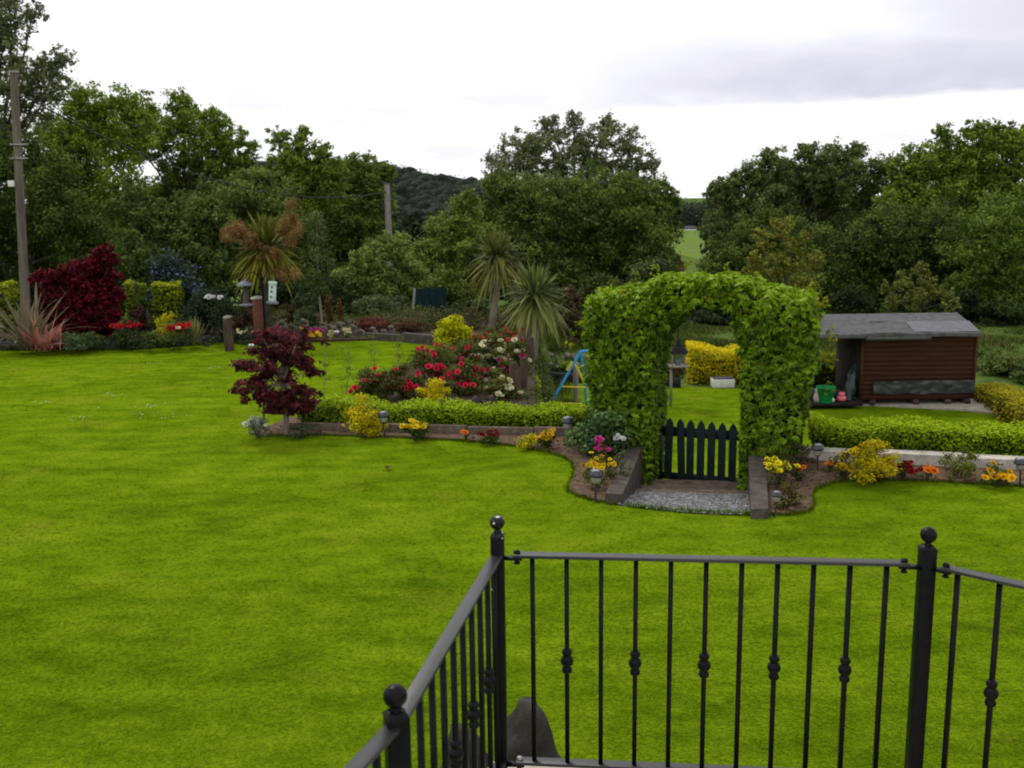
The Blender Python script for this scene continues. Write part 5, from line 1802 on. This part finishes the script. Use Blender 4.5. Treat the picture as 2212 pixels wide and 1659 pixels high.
tree('tall_tree', 'tall airy tree with sky showing through its top, centre of the view', 52, [(1180, 300, 48), (1120, 325, 46), (1250, 305, 46), (1310, 300, 48), (1365, 320, 44), (1085, 370, 36), (1145, 370, 46), (1215, 355, 46), (1290, 360, 46), (1350, 375, 42), (1395, 355, 30), (1060, 345, 20), (1240, 262, 24), (1190, 268, 24), (1310, 268, 22), (1400, 400, 40), (1100, 405, 46), (1180, 400, 48), (1260, 405, 50), (1330, 405, 46), (1150, 330, 40), (1270, 345, 44)],
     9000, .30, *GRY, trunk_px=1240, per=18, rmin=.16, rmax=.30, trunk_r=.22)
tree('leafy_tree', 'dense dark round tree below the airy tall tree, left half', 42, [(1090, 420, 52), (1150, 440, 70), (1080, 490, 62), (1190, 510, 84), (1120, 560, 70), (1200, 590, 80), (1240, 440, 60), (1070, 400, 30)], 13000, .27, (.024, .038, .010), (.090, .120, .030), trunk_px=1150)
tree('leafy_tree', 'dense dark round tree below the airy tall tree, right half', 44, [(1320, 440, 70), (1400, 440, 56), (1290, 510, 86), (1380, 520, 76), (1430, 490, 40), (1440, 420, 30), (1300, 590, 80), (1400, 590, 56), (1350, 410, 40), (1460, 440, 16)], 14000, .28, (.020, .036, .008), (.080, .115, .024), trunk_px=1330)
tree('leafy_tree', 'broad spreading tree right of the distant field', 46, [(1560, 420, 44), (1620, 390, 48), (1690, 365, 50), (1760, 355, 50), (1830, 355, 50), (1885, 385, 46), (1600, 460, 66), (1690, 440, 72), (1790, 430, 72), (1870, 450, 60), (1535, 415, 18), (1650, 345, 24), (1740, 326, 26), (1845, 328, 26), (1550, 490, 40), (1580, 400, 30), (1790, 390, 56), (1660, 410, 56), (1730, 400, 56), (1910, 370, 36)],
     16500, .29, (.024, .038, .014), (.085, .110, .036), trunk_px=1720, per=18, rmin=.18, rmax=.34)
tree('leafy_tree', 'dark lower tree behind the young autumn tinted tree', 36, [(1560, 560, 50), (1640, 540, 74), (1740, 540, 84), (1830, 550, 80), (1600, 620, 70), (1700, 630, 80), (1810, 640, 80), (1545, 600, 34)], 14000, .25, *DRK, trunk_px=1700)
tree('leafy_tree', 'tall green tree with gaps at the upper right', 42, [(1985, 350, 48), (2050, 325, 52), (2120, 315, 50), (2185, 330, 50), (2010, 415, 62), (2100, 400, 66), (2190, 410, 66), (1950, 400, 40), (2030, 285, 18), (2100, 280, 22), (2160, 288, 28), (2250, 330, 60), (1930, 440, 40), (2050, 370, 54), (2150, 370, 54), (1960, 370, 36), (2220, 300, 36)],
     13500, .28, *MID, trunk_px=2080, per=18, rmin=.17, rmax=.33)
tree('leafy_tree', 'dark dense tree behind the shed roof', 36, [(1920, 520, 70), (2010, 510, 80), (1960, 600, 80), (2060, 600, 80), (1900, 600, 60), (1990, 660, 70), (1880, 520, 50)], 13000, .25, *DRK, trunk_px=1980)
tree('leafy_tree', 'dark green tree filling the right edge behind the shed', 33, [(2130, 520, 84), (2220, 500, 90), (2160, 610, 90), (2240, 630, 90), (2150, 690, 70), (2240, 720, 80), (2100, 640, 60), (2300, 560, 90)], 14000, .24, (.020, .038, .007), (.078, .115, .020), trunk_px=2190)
tree('young_tree', 'young slender tree with orange tinted leaves right of the arch', 27.5, [(1690, 490, 24), (1650, 520, 28), (1720, 525, 30), (1640, 565, 32), (1700, 570, 38), (1755, 560, 24), (1612, 590, 20), (1660, 610, 36), (1730, 610, 36), (1755, 635, 24)], 3600, .11, (.030, .046, .009), (.125, .145, .026), trunk_px=1690, trunk_r=.05,
     per=10, accent=((.32, .18, .02), .10), group='young garden trees', rmin=.2, rmax=.36)
tree('young_tree', 'young slender tree just above the shed roof', 27.5, [(1985, 580, 18), (1950, 610, 24), (2010, 615, 26), (1925, 645, 24), (1980, 645, 30), (2040, 640, 24), (1910, 620, 14), (2055, 660, 20)], 2600, .11, (.026, .042, .011), (.105, .125, .030), trunk_px=1980, trunk_r=.05,
     per=9, accent=((.26, .17, .04), .08), group='young garden trees', rmin=.2, rmax=.36)
BG = 'bushes below the far trees'
for (x0, x1, yt, Y, lb, dkk, ltt) in ((630, 780, 575, 29.5, 'dark bush behind the crooked sapling', (.012, .020, .006), (.045, .065, .018)), (540, 650, 590, 30, 'dark bush behind the hanging feeders', (.012, .020, .006), (.04, .06, .018)),
                                (770, 905, 625, 28.5, 'grey green weedy bush behind the heather', (.035, .05, .018), (.115, .14, .05)), (900, 1010, 570, 29.5, 'bright green bush above the teal netting', (.03, .055, .008), (.13, .18, .03)),
                                (960, 1060, 640, 27.5, 'olive bush left of the tall cordyline trunk', (.03, .045, .012), (.10, .13, .04)), (1090, 1200, 590, 29, 'dark bush between the two cordylines', (.014, .024, .007), (.05, .07, .02)),
                                (1200, 1272, 606, 27, 'brown leaved bush left of the arch top', (.05, .04, .02), (.15, .12, .06)), (1240, 1360, 570, 31, 'green bush with orange tips behind the arch left shoulder', (.03, .05, .012), (.12, .15, .03)),
                                (1340, 1480, 545, 33, 'pale grey green bush just above the arch', (.035, .055, .02), (.11, .145, .05)), (1780, 1900, 610, 30, 'dark bush above the left end of the shed roof', (.014, .026, .007), (.05, .075, .02)),
                                (1480, 1620, 660, 31, 'dark hedge bush seen through the arch top', (.018, .026, .01), (.05, .07, .025)), (1420, 1500, 680, 30.5, 'olive bush through the arch on the left', (.03, .045, .012), (.09, .12, .03)),
                                (180, 300, 560, 28.5, 'dark bush behind the red maple', (.010, .018, .005), (.035, .052, .015)), (-80, 60, 560, 28.5, 'dark bush at the left edge behind the lime hedge', (.010, .018, .005), (.035, .052, .015)),
                                (50, 180, 575, 28.2, 'dark bush right of the utility pole foot', (.010, .018, .005), (.035, .052, .015)), (1520, 1640, 600, 32, 'dark bush behind the arch top on the right', (.014, .024, .007), (.05, .072, .02)), (2030, 2130, 620, 30.5, 'dark bush behind the shed right gable', (.014, .026, .007), (.05, .075, .02)), (2105, 2215, 640, 29.5, 'dark bush right of the shed roof', (.014, .026, .007), (.05, .078, .018))):
    z0 = float(T(AT((x0 + x1) / 2, 640, Y).x, Y)) - .05
    far_px('bush', lb, 'bush', x0, x1, yt, 700, Y, 3600, .14, dkk, ltt, z=z0, m=30, group=BG, low=.02)

# ------------------------------------------------------------------ beyond the garden
# dark wood behind the boundary trees
mb = MB()
cl = []
for px in range(-150, 2420, 34):
    if 1440 < px < 1530:
        continue
    for py in (455, 510, 570, 640):
        Y = 60 + rng.uniform(-3, 5)
        c = AT(px + rng.uniform(-12, 12), py + rng.uniform(-10, 10), Y)
        if 800 < px < 1010 and py < 500:
            continue
        R = rng.uniform(34, 46) * ppm(Y)
        cl.append((*c, R, R, R))
cloud(mb, cl, 24000, .55, .36, (.010, .018, .006), (.045, .065, .02), shell=.6)
tag(mb.build('woodland', M['leaf'], org=(0, 60, -3)), 'dark woodland mass behind the boundary trees', 'woodland', kind='stuff')
# field
mb = MB()
mb.prism([(30, 100), (75, 100), (135, 290), (20, 290)], -7, -5.9)
tag(mb.build('field', M['field']), kind='structure')


# wooded hill
def hill(x, y):
    return -8 + 22.5 * np.exp(-((x + 95) / 105) ** 2 - ((y - 440) / 90) ** 2)


mb = MB()
grid(np.linspace(-400, 160, 60), np.linspace(240, 700, 50), hill, mb)
tag(mb.build('hill', M['wood_floor'], smooth=True), kind='structure')
mb = MB()
cl = []
while len(cl) < 1150:
    x, y = rng.uniform(-125, 25), rng.uniform(310, 455)
    z = float(hill(x, y))
    if z < -7.6:
        continue
    R = rng.uniform(2.2, 5.0)
    cl.append((x, y, z + R * .45, R, R, R * 1.0))
for c in cl:
    mb.ball(c[:3], c[3] * .98, 9, 6, col=np.array((.016, .026, .015)) * rng.uniform(.6, 1.3), sq=(1, 1, rng.uniform(.8, 1.3)))
cl = np.array(cl)
mic = np.concatenate([np.column_stack([c[0] + rng.normal(size=7) * c[3] * .62, c[1] - abs(rng.normal(size=7)) * c[3] * .5, c[2] + np.clip(rng.normal(size=7), -2, 1.1) * c[3] * .5, *([rng.uniform(.25, .5, 7) * c[3]] * 3)]) for c in cl])
cloud(mb, mic, 170000, .8, .62, (.020, .032, .020), (.066, .088, .050), tone=.28, nrand=.7, up=.4, soft=True)  # bluish, greyed leaf colours paint the haze of distance
tag(mb.build('hill_wood', M['leaf'], org=(-95, 440, 0)), 'far wood covering the hill, tinted blue for haze', 'woodland', kind='stuff')
mb = MB()
cl = []
for px in np.arange(1380, 1600, 5):
    for k in range(3):
        Y = rng.uniform(285, 330)
        R = rng.uniform(2.0, 3.6)
        c = AT(px, 476 - k * 12 + rng.uniform(-8, 14), Y)
        cl.append((c.x, Y, c.z, R, R, R))
cloud(mb, cl, 9000, .9, .6, (.022, .034, .026), (.065, .085, .05), shell=.7)  # distance haze mixed into these leaf colours
tag(mb.build('far_trees', M['leaf'], org=(50, 300, -6)), 'far dark line of trees beyond the bright field', 'woodland', kind='stuff')


def cottage(label, c, w, d, h, rh, roofm, chim=True, wallm='render'):
    x, y, z = c
    root = thing('cottage', label, 'house', c)
    mb = MB()
    mb.box((x, y, z + h / 2), (w, d, h))
    mb.add([(x - w / 2, y - d / 2, z + h), (x - w / 2, y + d / 2, z + h), (x - w / 2, y, z + h + rh)], [(0, 1, 2)])
    mb.add([(x + w / 2, y - d / 2, z + h), (x + w / 2, y + d / 2, z + h), (x + w / 2, y, z + h + rh)], [(1, 0, 2)])
    mb.build('wall', M[wallm], root)
    mb = MB()
    e = .25
    for s in (-1, 1):
        mb.bar((x - w / 2 - e, y + s * d / 4, z + h + rh / 2 + .06), (x + w / 2 + e, y + s * d / 4, z + h + rh / 2 + .06), math.hypot(d / 2 + e, rh), .1, up=(0, s * rh, d / 2))
    rf = mb.build('roof', M['slate'], root)
    for fx in (-.3, .05, .3):
        fr_ = MB().box((x + fx * w, y - d / 2 - .03, z + h * .55), (w * .1, .06, h * .4)).build('window', M['slate'], root)
    if chim:
        cx_ = x + chim * w
        mb = MB()
        mb.box((cx_, y, z + h + rh + .35), (.62, .62, 1.1))
        ch_ = mb.build('chimney', M['brick'], rf)
        return root, ch_, cx_, z + h + rh + .9
    return root, None, x, 0


c = AT(1466, 566, 60)
gzz = float(T(c.x, 60))
tot = c.z - gzz
rt, ch_, cx_, tz = cottage('cottage below the garden with only its brick chimney showing above the arch', (c.x - .0, 60.0, gzz), 7.5, 5.0, tot - 2.7, 1.75, 'slate', chim=1e-6)
mb = MB()
mb.box((cx_, 60, tz + .03), (.78, .78, .1))
mb.lathe([(.14, tz + .08), (.12, tz + .42), (.15, tz + .44), (0, tz + .44)], (cx_, 60, 0), 10)
mb.build('chimney_pot', M['brick'], rt)
c = AT(1491, 500, 276)
cottage('tiny white cottage at the far end of the bright field', (c.x, 276, c.z - .8), 2.6, 2.2, 1.5, .7, 'slate', chim=False)

# ------------------------------------------------------------------ terrace, railing, boulders
DZ = 1.10
RZ = CAMZ - 1.206                                        # top of the top rail
rail_pts = dict(A=G(1075, 1194, RZ), B=G(2002, 1214, RZ), D=G(856, 1560, RZ))
A, B, D = rail_pts['A'], rail_pts['B'], rail_pts['D']
Cdir = (G(2160, 1247, RZ) - G(2070, 1227, RZ)).normalized()
E = B + Cdir * 1.3
Ddir = (G(757, 1664, RZ) - D).normalized()
Fp = D + Ddir * 1.2
terrace = [(A.x - .04, A.y + .09), (D.x - .10, D.y + .03), (Fp.x - .06, Fp.y + .08), (Fp.x - .3, -2.5), (E.x + .6, -2.5), (E.x + .07, E.y + .07), (B.x + .04, B.y + .09)][::-1]
mb = MB()
mb.prism(terrace, DZ - .16, DZ)
tag(mb.build('terrace', M['concrete']), kind='structure')
cen = Vector((.7, 1.0, 0))
mb = MB()
mb.prism([(cen.x + (x - cen.x) * .965, cen.y + (y - cen.y) * .965) for x, y in terrace], -.3, DZ - .165)
tag(mb.build('terrace_wall', M['render'], org=(.7, 1, -.3)), 'pale rendered wall holding up the terrace', 'wall')
rail = thing('terrace_railing', 'black metal railing with ball topped posts around the terrace', 'railing', (A.x, A.y, DZ))
BRZ = CAMZ - 1.993                                        # bottom rail


def post(p, name_label=None, m='black', fm='black', z0=DZ + .0, s=.05, ztop=.10, rz=0.0, ball=.036):
    zt = RZ + ztop
    mb = MB()
    mb.box((p.x, p.y, (z0 - .05 + zt) / 2), (s, s, zt - z0 + .05), rz)
    o = bevel(mb.build('post', M[m], rail), .004)
    mb = MB()
    R2 = np.array(Matrix.Rotation(rz, 2))
    q4 = lambda h, z: [tuple(np.array(v) * h @ R2.T + (p.x, p.y)) + (z,) for v in ((-1, -1), (1, -1), (1, 1), (-1, 1))]
    mb.add(q4(s * .5, zt - .001) + q4(s * .5, zt + .004) + q4(s * .30, zt + .016), [(k * 4 + j, k * 4 + (j + 1) % 4, k * 4 + 4 + (j + 1) % 4, k * 4 + 4 + j) for k in range(2) for j in range(4)])
    mb.lathe([(.0125, zt + .010), (.0125, zt + .018), (.009, zt + .024), (.0095, zt + .030)], (p.x, p.y, 0), 14)
    mb.ball((p.x, p.y, zt + .024 + ball), ball, 24, 14)
    f = mb.build('finial', M[fm], o, smooth=True)
    if name_label:
        f['label'] = name_label
    return o


AB = (B - A).normalized()
post(A, 'chipped black ball finial with white flecks', 'black_post', 'black_chip', rz=math.atan2(AB.y, AB.x), s=.045, ztop=.060, ball=.026)
post(B, m='black_post', rz=math.atan2(AB.y, AB.x) + .1, s=.048, ztop=.044, ball=.027)
post(D, rz=.35, s=.053, ztop=.014, ball=.0285)


def collar(p, z, parent):
    mb = MB()
    mb.lathe([(.0085, z - .046), (.0155, z - .042), (.0185, z - .034), (.0165, z - .026), (.0125, z - .021), (.0125, z - .019), (.020, z - .012), (.0235, z), (.020, z + .012), (.0125, z + .019), (.0125, z + .021), (.0165, z + .026), (.0185, z + .034), (.0155, z + .042), (.0085, z + .046)], (p[0], p[1], 0), 14)
    mb.build('knuckle', M['black'], parent, smooth=True)


def panel(P, Q, ga, gb, bars, knuckles, zt=RZ, zbot=BRZ):
    d = (Q - P).normalized()
    a, b = P + d * ga, Q - d * gb
    mb = MB()
    mb.bar((a.x, a.y, zt - .006), (b.x, b.y, zt - .006), .042, .012)
    bevel(mb.build('top_rail', M['black_rail'], rail), .002)
    mb = MB()
    mb.bar((a.x, a.y, zbot), (b.x, b.y, zbot), .042, .012)
    bevel(mb.build('bottom_rail', M['black_rail'], rail), .002)
    ang = math.atan2(d.y, d.x)
    for i, t in enumerate(bars):
        p = P + d * t
        mb = MB()
        mb.box((p.x, p.y, (zt - .012 + zbot + .006) / 2), (.0155, .0155, zt - zbot - .019), ang)
        o = mb.build('baluster', M['black'], rail)
        if i in knuckles:
            collar((p.x, p.y), (zt + zbot) / 2 + .0, o)
    for (p, s, gap) in ((P, 1, ga), (Q, -1, gb)):
        if gap < .04:
            continue
        for z in (zt - .018, zbot - .012):
            q0, q1 = p + d * s * .02, p + d * s * (gap + .03)
            mb = MB()
            mb.bar((q0.x, q0.y, z), (q1.x, q1.y, z), .03, .008)
            br_ = mb.build('bracket', M['black'], rail)
            qb = p + d * s * (gap + .012)
            mb = MB()
            mb.lathe([(0, z + .03), (.010, z + .028), (.012, z + .020), (.012, z + .018), (.006, z + .018), (.006, z - .012), (.011, z - .012), (.011, z - .02), (0, z - .024)], (qb.x, qb.y, 0), 8)
            mb.build('bolt', M['steel'] if z < zt - .3 else M['black'], br_)


lenAB = (B - A).length
# balusters where the sight lines show them
def along(P, d, px, py):
    q = G(px, py, RZ)
    return (q - P).dot(d)


bt = [along(A, AB, x, y) for x, y in zip((1150, 1224, 1298, 1373, 1448, 1525, 1602, 1681, 1759, 1840, 1918), np.linspace(1194, 1215, 11))]
step = (bt[-1] - bt[0]) / 10
bt = [bt[0] + step * i for i in range(11)]
panel(A, B, .055, .06, bt, (1, 3, 5, 7, 9))
dDA = (A - D).normalized()
lenDA = (A - D).length
nb = 10
panel(D, A, .02, .02, [.075 + (lenDA - .13) / (nb - 1) * i for i in range(nb)], (4, 6, 8, 2))
panel(B, E, .05, .05, [along(B, Cdir, 2070, 1229) + .128 * i for i in range(8)], (1, 3, 5, 7))
panel(D, Fp, .02, .05, [.1 + .115 * i for i in range(9)], (1, 3, 5, 7))

for i, (px, yt, wpx, Y, sd, lb) in enumerate(((1152, 1512, 118, 4.75, 22, 'pointed dark boulder right of the corner railing post'), (1000, 1532, 112, 4.7, 8, 'dark boulder behind the left railing bars'))):
    c = AT(px, yt, Y)
    w = wpx * ppm(Y) / 2
    mb = MB()
    if i == 0:
        hz = c.z + .05
        ring = 26
        prof = ((0, 1.32), (.15, 1.34), (.3, 1.30), (.45, 1.22), (.57, 1.13), (.67, 1.02), (.76, .90), (.84, .75), (.91, .55), (.96, .34), (.985, .18), (1.0, .02))
        V = []
        for t, rr in prof:
            for j in range(ring):
                a = 2 * math.pi * j / ring
                ca, sa = math.cos(a), math.sin(a)
                fac = 1.0 / max(abs(ca * math.cos(.4) + sa * math.sin(.4)), abs(-ca * math.sin(.5) + sa * math.cos(.5)), .72) ** .55 * .86
                p = Vector((c.x + (ca * rr * fac + .14 - .22 * t ** 1.6) * w * 1.15, Y + sa * rr * fac * w * .8, -.05 + hz * t))
                p.z -= hz * .24 * max(-.15, ca) * rr * t ** 2
                k = mnoise.noise(p * 7.0) * .045 + mnoise.noise(p * 19.0) * .02
                V.append((p.x + ca * k, p.y + sa * k, p.z + k * .6 * (t < 1)))
        mb.add(V, [(k * ring + j, k * ring + (j + 1) % ring, (k + 1) * ring + (j + 1) % ring, (k + 1) * ring + j) for k in range(len(prof) - 1) for j in range(ring)])
        mb.add(V[-ring:], [(0, j, j + 1) for j in range(1, ring - 1)])
    else:
        mb.rock((c.x, Y, c.z / 2 - .05), (w * 1.15, w * .9, c.z / 2 + .06), sd, 16, 12)
    tag(mb.build('boulder', M['boulder'], org=(c.x, Y, -.05)), lb, 'boulder', 'boulders beside the terrace')

# ------------------------------------------------------------------ light
SUN_EL, SUN_AZ = rad(52), rad(-35)                       # high, ahead and to the left
sun = bpy.data.lights.new('sun', 'SUN')
sun.energy, sun.angle, sun.color = 1.5, rad(11), (1.0, .96, .90)
so = bpy.data.objects.new('sun', sun)
sd_ = Vector((math.sin(SUN_AZ) * math.cos(SUN_EL), math.cos(SUN_AZ) * math.cos(SUN_EL), math.sin(SUN_EL)))
so.rotation_euler = sd_.to_track_quat('Z', 'Y').to_euler()
so.location = (0, 0, 40)
COL.objects.link(so)

w = bpy.data.worlds.new('World')
sc.world = w
w.use_nodes = True
nt = w.node_tree
nt.nodes.clear()
N, L = nt.nodes, nt.links
out = N.new('ShaderNodeOutputWorld')
bg = N.new('ShaderNodeBackground')
bg.inputs['Strength'].default_value = 0.1
sky = N.new('ShaderNodeTexSky')
sky.sky_type = 'NISHITA'
sky.sun_disc = False
sky.sun_elevation = SUN_EL
sky.sun_rotation = SUN_AZ
tc = N.new('ShaderNodeTexCoord')
sep = N.new('ShaderNodeSeparateXYZ')
L.new(tc.outputs['Generated'], sep.inputs[0])


def mapped(scale, s, det, off=(0, 0, 0), rough=.55):
    mp = N.new('ShaderNodeMapping')
    mp.inputs['Scale'].default_value = scale
    mp.inputs['Location'].default_value = off
    L.new(tc.outputs['Generated'], mp.inputs[0])
    nz = N.new('ShaderNodeTexNoise')
    nz.inputs['Scale'].default_value = s
    nz.inputs['Detail'].default_value = det
    nz.inputs['Roughness'].default_value = rough
    L.new(mp.outputs[0], nz.inputs['Vector'])
    return nz.outputs['Fac']


def math_(op, a, b=None, c=None):
    m = N.new('ShaderNodeMath')
    m.operation = op
    for i, v in enumerate((a, b, c)):
        if v is None:
            continue
        if isinstance(v, (int, float)):
            m.inputs[i].default_value = v
        else:
            L.new(v, m.inputs[i])
    return m.outputs[0]


def smooth(v, a, b, lo=0.0, hi=1.0):
    m = N.new('ShaderNodeMapRange')
    m.interpolation_type = 'SMOOTHSTEP'
    L.new(v, m.inputs[0])
    m.inputs[1].default_value, m.inputs[2].default_value, m.inputs[3].default_value, m.inputs[4].default_value = a, b, lo, hi
    return m.outputs[0]


soft1 = mapped((1, 1, 2.5), 3.0, 6, (3.1, 1.7, .4))
soft2 = mapped((1, 1, 5.0), 5.5, 6, (1.3, 4.2, 2.0), .6)
zz = math_('MULTIPLY_ADD', soft2, .05, math_('SUBTRACT', sep.outputs['Z'], .025))
band = math_('MULTIPLY', smooth(zz, .078, .090), smooth(zz, .10, .175, 1.0, 0.0))
band = math_('MULTIPLY', band, smooth(sep.outputs['X'], -.04, .26))
band = math_('MULTIPLY', band, smooth(soft1, .30, .56, .25, 1.0))
veil = math_('MULTIPLY', smooth(sep.outputs['X'], .22, .46), smooth(soft1, .36, .62))
veil = math_('MULTIPLY', veil, smooth(zz, .08, .14, 0.0, .75))
wisp = math_('MULTIPLY', smooth(soft2, .52, .66, 0.0, .35), smooth(zz, .02, .05))
wisp = math_('MULTIPLY', wisp, smooth(zz, .10, .14, 1.0, 0.0))
grey = math_('MAXIMUM', math_('MAXIMUM', band, veil), wisp)
cm = N.new('ShaderNodeMix')
cm.data_type = 'RGBA'
L.new(grey, cm.inputs[0])
cm.inputs[6].default_value = (11.0, 11.0, 11.2, 1)
cm.inputs[7].default_value = (7.0, 6.9, 8.2, 1)
sm = N.new('ShaderNodeMix')
sm.data_type = 'RGBA'
# thin cloud: a little of the clear sky shows through
L.new(smooth(mapped((1, 1, 3.0), 1.7, 5, (7.0, 2.0, 1.0)), .62, .80, 0.0, .30), sm.inputs[0])
L.new(cm.outputs[2], sm.inputs[6])
L.new(sky.outputs[0], sm.inputs[7])
L.new(sm.outputs[2], bg.inputs['Color'])
L.new(bg.outputs[0], out.inputs[0])

sc.view_settings.view_transform = 'Standard'
sc.view_settings.look = 'None'
sc.view_settings.exposure = 0
sc.view_settings.gamma = 1
sc.cycles.filter_width = 1.8
sc.cycles.max_bounces = 6
sc.cycles.diffuse_bounces = 3
sc.cycles.transparent_max_bounces = 4
sc.cycles.use_denoising = True
